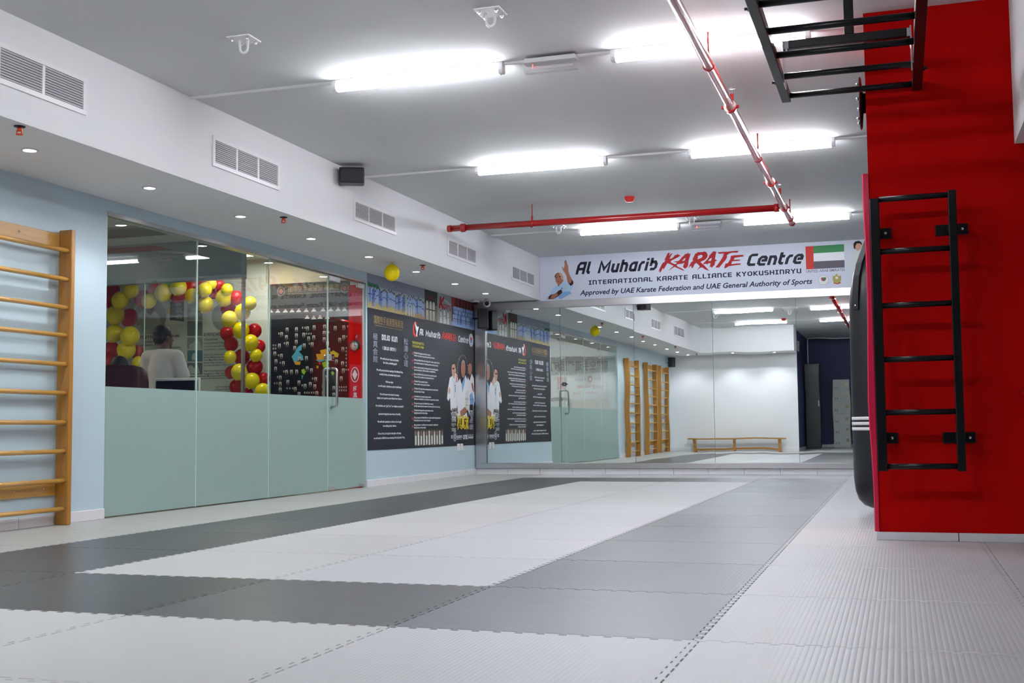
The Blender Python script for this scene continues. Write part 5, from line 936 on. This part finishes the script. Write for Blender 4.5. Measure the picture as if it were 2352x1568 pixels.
speaker('wall_speaker', 'black speaker high in the corner by the white end wall, seen in the mirror', (.13, -1.55, 2.20), (.13, .16, .26), math.radians(200), [(.08, -1.6, 2.2), (.001, -1.62, 2.2)])
t = thing('dome_camera', 'white ceiling dome camera beside the corner speaker', 'camera', (.16, 11.6, SZ))
obj('base', MB().lathe([(.05, -.0005), (.05, -.03), (.044, -.036)], (.16, 11.6, SZ), 2, 24), WHITEP, t); obj('dome', MB().lathe([(.038, -.036), (.030, -.058), (.001, -.068)], (.16, 11.6, SZ), 2, 24), SCREEN, t)
t = thing('security_camera', 'white turret camera with black lens facing the room in the corner', 'camera', (.34, 11.55, SZ))
obj('mount', MB().lathe([(.035, -.0005), (.035, -.02)], (.34, 11.55, SZ), 2, 20), WHITEP, t); obj('turret', MB().ball((.34, 11.55, SZ - .062), .05, 16), WHITEP, t)
obj('lens', MB().lathe([(.030, 0), (.030, -.012), (.001, -.014)], (0, 0, 0), 1, 20).xf(Matrix.Translation((.352, 11.508, SZ - .068)) @ Matrix.Rotation(.25, 4, 'Z')), SCREEN, t)
for k, y in enumerate((11.30, 11.42)):
    t = thing('wall_socket', ['white wall socket below the poster, the one farther from the mirror', 'white wall socket below the poster, the one nearer the mirror'][k], 'socket', (0, y, .33), 'sockets below the poster')
    obj('plate', MB().box(.0005, y - .045, .335, .012, y + .045, .43), WHITEP, t, .003); obj('switch', MB().box(.012, y - .01, .40, .016, y + .01, .42), WHITEG, t, .001)

# ------------------------------------------------------------ red sprinkler pipes
PX, PZ = 4.585, 2.765
t = thing('sprinkler_pipe', 'long red sprinkler pipe running along the ceiling towards the banner', 'pipe', (PX, 4, PZ))
obj('pipe_run', MB().tube([(PX + .035, -5.8, PZ), (PX + .01, 1, PZ), (PX, 9.15, PZ)], .031, 20), REDPIPE, t)
for y in (4.32, 6.95, 8.24): obj('coupling', MB().tube([(PX + .003, y - .03, PZ), (PX + .003, y + .03, PZ)], .042, 20).tube([(PX - .055, y, PZ), (PX + .06, y, PZ)], .011, 8), REDPIPE, t)
obj('end_cap', MB().tube([(PX, 9.15, PZ), (PX, 9.20, PZ)], .035, 20), REDPIPE, t)
for y in (1.2, 3.35, 5.95, 8.9):
    obj('pipe_hanger', MB().tube([(PX + .005, y - .01, PZ), (PX + .005, y + .01, PZ)], .035, 16).box(PX - .004, y - .008, PZ + .03, PX + .014, y + .008, PZ + .09).tube([(PX + .005, y, PZ + .08), (PX + .005, y, H - .001)], .006, 8), REDPIPE, t)
for y in (4.36, 7.75):
    s = obj('sprinkler_head', MB().tube([(PX + .01, y, PZ + .02), (PX + .01, y, PZ + .10)], .012, 10), REDPIPE, t)
    obj('deflector', MB().box(PX - .004, y - .012, PZ + .10, PX, y + .012, PZ + .135).box(PX + .02, y - .012, PZ + .10, PX + .024, y + .012, PZ + .135).lathe([(.02, .135), (.02, .139)], (PX + .01, y, PZ), 2, 12), CHROME, s)
t = thing('sprinkler_branch_pipe', 'red cross pipe from the long pipe towards the soffit, coupling at its left end', 'pipe', (2.8, 8.22, PZ))
obj('pipe_run', MB().tube([(1.10, 8.22, PZ + .005), (PX - .055, 8.22, PZ)], .033, 20), REDPIPE, t)
obj('coupling', MB().tube([(1.20, 8.22, PZ + .005), (1.215, 8.22, PZ + .005), (1.25, 8.22, PZ + .005), (1.265, 8.22, PZ + .005)], [.036, .046, .046, .036], 20), REDPIPE, t)
obj('coupling', MB().tube([(PX - .09, 8.22, PZ), (PX - .044, 8.22, PZ)], .042, 20), REDPIPE, t)
obj('end_cap', MB().tube([(1.06, 8.22, PZ + .005), (1.10, 8.22, PZ + .005)], .037, 20), REDPIPE, t)
obj('pipe_hanger', MB().tube([(1.99, 8.22, PZ), (2.02, 8.22, PZ)], .037, 16).box(1.995, 8.212, PZ + .03, 2.015, 8.228, PZ + .08).tube([(2.005, 8.22, PZ + .08), (2.005, 8.22, H - .001)], .005, 8), REDPIPE, t)

# ------------------------------------------------------------ red pier: padding, ladder, knob, disc, bag
mb = MB(); n = 14; P = []
zs = [.048 + i * (2.045 - .048) / n for i in range(n + 1)]
wob = [0, .001, .003, .006, .010, .012, .010, .009, .007, .004, .002, .001, .003, .006, .008]
vs = []
for z, w_ in zip(zs, wob):
    xo = 5.449 - .9*w_ + .003*math.sin(z*6)
    vs += [(xo + .006, 3.318, z), (xo, 3.326, z), (xo, 4.15, z), (xo + .006, 4.16, z), (5.4745, 4.16, z), (5.4745, 3.318, z)]
fs = []
for i in range(n):
    for k in range(6): fs.append((i*6+k, i*6+(k+1) % 6, (i+1)*6+(k+1) % 6, (i+1)*6+k))
fs += [tuple(range(6))[::-1], tuple(n*6+k for k in range(6))]
mb.add(vs, fs, REDPAD, False)
tag(obj('pier_padding', mb), 'crimson vinyl padding sheet on the narrow side of the red pier', 'padding')
t = thing('wall_ladder', 'black steel ladder bolted upright on the face of the red pier', 'ladder', (5.7, 3.3, .39))
LY = 3.15
for (a, b) in ((5.481, 5.531), (5.884, 5.926)):
    obj('rail', MB().box(a, LY - .02, .385, b, LY + .02, 1.886 if a > 5.6 else 1.868), BLACKP, t, .004)
for z in (1.862, 1.574, 1.278, .985, .699, .409):
    obj('rung', MB().tube([(5.53, LY, z), (5.884, LY, z + .002)], .0155, 14), BLACKP, t)
for cx in (5.503, 5.905):
    for z in (1.70, .56):
        wl_ = .02 if cx < 5.6 else .085
        br = obj('wall_bracket', MB().box(cx - wl_, 3.318, z - .03, cx + .085, 3.3295, z + .03).box(cx - .02, LY + .02, z - .02, cx + .02, 3.318, z + .02), BLACKP, t, .003)
        obj('bolt', MB().lathe([(.009, 0), (.009, -.008), (.004, -.010)], (cx + .055, 3.318, z), 1, 6), CHROME, br)
t = thing('coat_hook', 'round black knob on the red pier at the right picture edge', 'knob', (6.262, 3.33, .80))
obj('stem', MB().lathe([(.012, 0), (.012, -.05)], (6.265, 3.3295, .80), 1, 12), BLACKP, t); obj('head', MB().lathe([(.02, -.05), (.034, -.058), (.034, -.075), (.024, -.085)], (6.265, 3.3295, .80), 1, 20), BLACKP, t)
# overhead ladder
t = thing('overhead_ladder', 'black overhead monkey bar ladder hanging in front of the red pier', 'monkey bars', (5.4, 1.6, 2.5))
Z0 = 2.5
for (a, b) in ((5.012, 5.062), (5.725, 5.778)):
    r_ = obj('rail', MB().box(a, -.6, Z0 - .006, b, 3.325, Z0 + .050), BLACKP, t, .004)
    x_ = a if a < 5.4 else b; s = -1 if a < 5.4 else 1
    mb = MB()
    for y in (2.98, 1.75, .4): mb.tube([(x_, y, Z0 + .02), (x_ + s*.022, y, Z0 + .02)], .007, 8).tube([(x_, y, Z0 + .02), (x_ + s*.008, y, Z0 + .02)], .013, 6)
    obj('bolt', mb, BLACKP, r_)
for k in range(10):
    y = 3.28 - .392 * k
    obj('rung', MB().tube([(5.06, y, Z0 + .022), (5.727, y, Z0 + .022)], .017, 14), BLACKP, t)
for y in (2.86, .9):
    h = obj('hanger', MB().box(5.095, y - .02, 2.66, 5.70, y + .02, 2.705).box(5.385, y - .025, 2.705, 5.435, y + .025, H - .012), BLACKP, t, .003)
    obj('ceiling_plate', MB().box(5.34, y - .07, H - .012, 5.48, y + .07, H - .0005), BLACKP, h)
    obj('strap', MB().box(5.066, y - .07, Z0 + .05 - .09, 5.072, y + .07, 2.70).box(5.072, y - .03, 2.655, 5.096, y + .03, 2.70), CHROME, t, .001)
    obj('strap', MB().box(5.715, y - .07, Z0 + .05 - .09, 5.722, y + .07, 2.70).box(5.70, y - .03, 2.655, 5.716, y + .03, 2.70), CHROME, t, .001)
t = thing('round_wall_plate', 'round black ribbed plate seen edge on, high on the side of the red pier', 'wall plate', (5.47, 3.78, 2.55))
obj('plate', MB().lathe([(.155, -.044), (.16, -.038), (.15, -.030), (.06, -.022), (.06, -.001)], (5.475, 3.75, 2.56), 0, 32), BLACKP, t)
mb = MB()
for k in range(6):
    a = 2*PI*k/6; mb.lathe([(.010, -.060), (.010, -.044)], (5.475, 3.75 + .12*math.cos(a), 2.56 + .12*math.sin(a)), 0, 8)
obj('bolt', mb, CHROME, t)
# punching bag
bc = (5.465, 5.20)
t = thing('punching_bag', 'long black leather punching bag with three white stripes beside the red pier', 'punching bag', (bc[0], bc[1], .05))
rb = .185
prof = [(.001, .048), (.07, .052), (.12, .072), (.155, .11), (.175, .17), (rb, .26), (rb + .002, .6), (rb, 1.0), (rb - .003, 1.48), (rb - .012, 1.58), (rb - .028, 1.68), (rb - .052, 1.76), (rb - .085, 1.83)]
obj('bag_body', MB().lathe(prof, (bc[0], bc[1], 0), 2, 40), LEATHER, t)
for z in (.605, .642, .678): obj('stripe', MB().lathe([(rb + .0022, z - .011), (rb + .0034, z - .010), (rb + .0034, z + .010), (rb + .0022, z + .011)], (bc[0], bc[1], 0), 2, 40), WHITEG, t, label='white stripe')
for k in range(4):
    a = PI/4 + k * PI/2; ca, sa = math.cos(a), math.sin(a)
    SB = MB(); pr = ((rb + .003, 1.44), (rb - .003, 1.56), (rb - .018, 1.68), (rb - .045, 1.77), (.10, 1.85), (.05, 1.95), (.012, 2.03))
    for (r0, z0_), (r1, z1_) in zip(pr[:-1], pr[1:]):
        SB.add([(r0, -.028, z0_), (r0, .028, z0_), (r1, .028, z1_), (r1, -.028, z1_), (r0 + .006, -.028, z0_), (r0 + .006, .028, z0_), (r1 + .006, .028, z1_ + .003), (r1 + .006, -.028, z1_ + .003)], [(0,1,2,3), (4,7,6,5), (0,4,5,1), (2,6,7,3), (1,5,6,2), (0,3,7,4)])
    s = obj('strap', SB.xf(Matrix.Translation((bc[0], bc[1], 0)) @ Matrix.Rotation(a, 4, 'Z')), LEATHER, t)
    obj('rivet', MB().lathe([(.008, 0), (.006, .004)], (0, 0, 0), 0, 10).xf(Matrix.Translation((bc[0] + ca*(rb + .007), bc[1] + sa*(rb + .007), 1.47)) @ Matrix.Rotation(a, 4, 'Z')), CHROME, s)
obj('top_cover', MB().lathe([(rb - .086, 1.828), (.085, 1.845), (.05, 1.855), (.001, 1.86)], (bc[0], bc[1], 0), 2, 40), LEATHER, t)
obj('white_lining', MB().lathe([(rb - .084, 1.829), (rb - .080, 1.835), (rb - .086, 1.842)], (bc[0], bc[1], 0), 2, 40), WHITEG, t, label='white top edge')
ch = MB()
z = 2.03; k = 0
while z < H - .03:
    pts = [(bc[0] + (.010*math.cos(a) if k % 2 else 0), bc[1] + (0 if k % 2 else .010*math.cos(a)), z + .022 + .022*math.sin(a)) for a in [2*PI*i/12 for i in range(13)]]
    ch.tube(pts, .003, 6, cap=False); z += .036; k += 1
obj('chain', ch, CHROME, t); obj('ceiling_anchor', MB().box(bc[0] - .05, bc[1] - .05, H - .03, bc[0] + .05, bc[1] + .05, H - .0005), BLACKP, t)

# ------------------------------------------------------------ balloon arch inside the office
fp = [(-3.02, 8.25, .0), (-3.02, 8.25, 1.7), (-2.9, 8.25, 2.1), (-2.5, 8.25, 2.28), (-2.0, 8.25, 2.3), (-1.6, 8.25, 2.1), (-1.42, 8.25, 1.7), (-1.35, 8.25, .0)]
t = thing('balloon_arch_frame', 'thin pole arch that carries the red and yellow balloons', 'arch frame', (-2.2, 8.25, 0))
obj('arch_pole', MB().tube(fp, .012, 8), WHITEP, t)
obj('foot', MB().lathe([(.16, 0.001), (.16, .012), (.02, .02)], (-3.02, 8.25, 0), 2, 20), WHITEP, t); obj('foot', MB().lathe([(.16, 0.001), (.16, .012), (.02, .02)], (-1.35, 8.25, 0), 2, 20), WHITEP, t)
bl = D['bal']; proto = {}
sec = {'left leg': [b for b in bl if b[1] < -2.72 and b[3] < 2.14], 'right leg': [b for b in bl if b[1] >= -1.83 and b[3] < 2.22]}
sec['crown'] = [b for b in bl if b not in sec['left leg'] and b not in sec['right leg']]
for nm, L_ in sec.items():
    for c in 'yr':
        Q = [b for b in L_ if b[0] == c]; Q.sort(key=(lambda b: b[1]) if nm == 'crown' else (lambda b: -b[3]))
        for i, (cc, x, y, z, r) in enumerate(Q):
            col = 'yellow' if c == 'y' else 'red'
            lb = f'{col} balloon in the {nm} of the arch, {ORD[i]} {col} one from the ' + ('left' if nm == 'crown' else 'top')
            if c not in proto: proto[c] = balloon((x, y, z), .1, YBAL if c == 'y' else RBAL, lb, 'balloons of the arch', tilt=Matrix.Rotation(PI * .8, 4, 'X')); o = proto[c]
            else: o = dup(proto[c], (x, y, z), lb, 'balloons of the arch')
            s = r / .1 * .97; o.scale = (s, s, s); o['_r'] = r; del o['_r']

# ------------------------------------------------------------ people in the office
def skin_obj(chains, radii_default=.05, vox=.012, smooth=6):
    """chains: lists of (x, y, z, r); every chain is swept as overlapping spheres and cones, then fused into one surface"""
    mb = MB()
    for ch_ in chains:
        for k in range(len(ch_) - 1):
            a, b = ch_[k], ch_[k + 1]; L_ = (Vector(a[:3]) - Vector(b[:3])).length; n = max(1, int(L_ / .03))
            mb.tube([(a[0], a[1], a[2]), (b[0], b[1], b[2])], [a[3], b[3]], 14)
        for p in ch_: mb.ball(p[:3], p[3], 12)
    return mb
def fuse(name, mb, m, parent, vox=.011, it=5):
    o = obj(name, mb, m, parent)
    r = o.modifiers.new('r', 'REMESH'); r.mode = 'VOXEL'; r.voxel_size = vox; r.use_smooth_shade = True
    s = o.modifiers.new('s', 'SMOOTH'); s.factor = .6; s.iterations = it
    dg = bpy.context.evaluated_depsgraph_get(); me = bpy.data.meshes.new_from_object(o.evaluated_get(dg)); o.modifiers.clear(); o.data = me
    if not me.materials: me.materials.append(m)
    return o
def ellipsoid(mb, c, r, rz=0):
    k = len(mb.v); mb.ball((0, 0, 0), 1, 14); R2 = Matrix.Translation(c) @ Matrix.Rotation(rz, 4, 'Z')
    for i in range(k, len(mb.v)): mb.v[i] = tuple(R2 @ Vector((mb.v[i][0]*r[0], mb.v[i][1]*r[1], mb.v[i][2]*r[2])))
def hand(base, d, up, s=1):
    """palm and five curled fingers; base wrist, d direction, up palm normal"""
    base = Vector(base); d = Vector(d).normalized(); up = Vector(up).normalized(); sd = d.cross(up).normalized() * s
    C_ = [[(*(base), .026), (*(base + d*.045 + sd*.012), .026), (*(base + d*.085 + sd*.018), .018)], [(*(base), .026), (*(base + d*.05 - sd*.015), .024), (*(base + d*.085 - sd*.02), .017)]]
    for k, (o_, L_) in enumerate(((-.030, .062), (-.010, .074), (.011, .070), (.031, .054))):
        p = base + d*.085 + sd*o_
        C_.append([(*p, .0095), (*(p + d*L_*.5 - up*.008), .0088), (*(p + d*L_*.8 - up*.026), .008), (*(p + d*L_*.92 - up*.042), .0072)])
    p = base + d*.03 - sd*.032
    C_.append([(*p, .012), (*(p + d*.03 - sd*.018 - up*.01), .0105), (*(p + d*.058 - sd*.018 - up*.02), .009)])
    return C_
def person(name, label, c, rz, joints, headc, headrz, shirt_m, skin_m, parts_seated=False, hairlen=0):
    t = thing(name, label, 'person', (c[0], c[1], 0)); G = Matrix.Translation((c[0], c[1], 0)) @ Matrix.Rotation(rz, 4, 'Z')
    J = joints
    def P(k): return Vector(J[k])
    # body facing +y in local space
    body = skin_obj([[(*P('pelvis'), .115), (*P('waist'), .098), (*P('chest'), .105), (*(P('chest') + Vector((0, 0, .10))), .085), (*P('neck'), .058), (*(Vector(headc) - Vector((0, 0, .05))), .055)],
        [(*P('shL'), .048), (*P('elL'), .043), (*P('wrL'), .027)], [(*P('shR'), .048), (*P('elR'), .043), (*P('wrR'), .027)], [(*P('shL'), .046), (*(P('neck') - Vector((0, 0, .03))), .045), (*P('shR'), .046)],
        [(*P('hipL'), .09), (*P('knL'), .06), (*P('anL'), .04), (*P('toL'), .035)], [(*P('hipR'), .09), (*P('knR'), .06), (*P('anR'), .04), (*P('toR'), .035)]])
    for w, e_, s in (('wrL', 'elL', -1), ('wrR', 'elR', 1)):
        d = P(w) - P(e_)
        for ch_ in hand(P(w), d, (0, 0, 1), s): 
            body.tube([q[:3] for q in ch_], [q[3] for q in ch_], 10)
            for q in ch_: body.ball(q[:3], q[3], 8)
    h = Vector(headc); HR = Matrix.Translation(h) @ Matrix.Rotation(headrz, 4, 'Z')
    hd_ = MB(); ellipsoid(hd_, (0, -.01, .02), (.074, .092, .098)); ellipsoid(hd_, (0, .025, -.045), (.055, .062, .062)); ellipsoid(hd_, (0, .088, -.012), (.013, .02, .024)); ellipsoid(hd_, (0, .098, -.022), (.016, .014, .011))
    for s in (-1, 1):
        ellipsoid(hd_, (s*.078, -.005, -.01), (.010, .019, .031)); ellipsoid(hd_, (s*.03, .078, .022), (.022, .014, .008))
    ellipsoid(hd_, (0, .082, -.052), (.024, .012, .007)); ellipsoid(hd_, (0, .080, -.063), (.020, .011, .007)); ellipsoid(hd_, (0, .07, -.09), (.022, .018, .016))
    hd_.xf(HR); body.v and body.add(hd_.v, hd_.f, None, True)
    fuse('body', body.xf(G), skin_m, t, .0085, 3)
    eyes = MB()
    for s in (-1, 1): ellipsoid(eyes, (s*.030, .079, .005), (.013, .009, .008))
    obj('eye', eyes.xf(G @ HR), mat('eye', (.35, .33, .32), .2), t)
    hr = MB(); ellipsoid(hr, (0, -.018, .035), (.083, .097, .098)); ellipsoid(hr, (0, -.055, -.01), (.074, .058, .065))
    hr.v = [(x, y if not (y > .05 and z < .06) else .05, max(z, -.065 - hairlen)) for x, y, z in hr.v]
    fuse('hair', hr.xf(G @ HR), HAIR, t, .008, 3)
    sh = skin_obj([[(*(P('pelvis') + Vector((0, 0, -.02))), .142), (*P('waist'), .132), (*P('chest'), .135), (*(P('chest') + Vector((0, 0, .10))), .115), (*(P('neck') + Vector((0, 0, -.045))), .078)],
        [(*(P('shL')), .068), (*(P('shL').lerp(P('elL'), .42)), .066), (*(P('shL').lerp(P('elL'), .68)), .068)], [(*(P('shR')), .068), (*(P('shR').lerp(P('elR'), .42)), .066), (*(P('shR').lerp(P('elR'), .68)), .068)],
        [(*P('shL'), .068), (*(P('neck') + Vector((0, 0, -.065))), .078), (*P('shR'), .068)]])
    for k, v in enumerate(sh.v): pass
    fuse('shirt', sh.xf(G), shirt_m, t, .012, 4)
    tr_ = skin_obj([[(*P('hipL'), .115), (*P('knL'), .080), (*(P('anL') + Vector((0, 0, .02))), .062)], [(*P('hipR'), .115), (*P('knR'), .080), (*(P('anR') + Vector((0, 0, .02))), .062)], [(*P('hipL'), .118), (*P('hipR'), .118)], [(*P('pelvis'), .135), (*(P('pelvis') - Vector((0, 0, .06))), .13)]])
    fuse('trousers', tr_.xf(G), TROUS, t, .013, 4)
    for k in 'LR':
        s = skin_obj([[(*(P('an'+k) - Vector((0, .03, .03))), .045), (*(P('to'+k)), .043)]]); ss = s.xf(G); ss.v = [(x, y, max(z, .002)) for x, y, z in ss.v]
        obj('shoe', ss, SHOE, t)
    return t
JS = dict(pelvis=(0, 0, .92), waist=(0, .01, 1.08), chest=(0, 0, 1.24), neck=(0, .015, 1.445), shL=(-.155, 0, 1.375), shR=(.155, 0, 1.375), elL=(-.205, .05, 1.11), wrL=(-.16, .26, 1.00), elR=(.235, .04, 1.10), wrR=(.20, .28, 1.02),
          hipL=(-.09, 0, .88), hipR=(.09, 0, .88), knL=(-.095, .02, .49), knR=(.095, .02, .49), anL=(-.10, -.02, .09), anR=(.10, -.02, .09), toL=(-.115, .14, .05), toR=(.115, .14, .05))
person('person', 'person in a white t-shirt standing with back to the glass, looking down', (-1.34, 6.55), .12, JS, (0, .03, 1.565), -.55, SHIRT, SKIN)
JT = dict(pelvis=(0, 0, .62), waist=(0, 0, .76), chest=(0, -.01, .90), neck=(0, .01, 1.08), shL=(-.17, 0, 1.02), shR=(.17, 0, 1.02), elL=(-.22, .08, .80), wrL=(-.15, .30, .78), elR=(.22, .08, .80), wrR=(.15, .30, .78),
          hipL=(-.09, .03, .62), hipR=(.09, .03, .62), knL=(-.11, .44, .56), knR=(.11, .44, .56), anL=(-.12, .46, .12), anR=(.12, .46, .12), toL=(-.13, .60, .05), toR=(.13, .60, .05))
person('person', 'seated person, only dark hair showing above the maroon chair', (-1.03, 5.44), .45, JT, (0, .02, 1.185), .1, mat('grey_shirt', (.08, .08, .10), .8), SKIN)
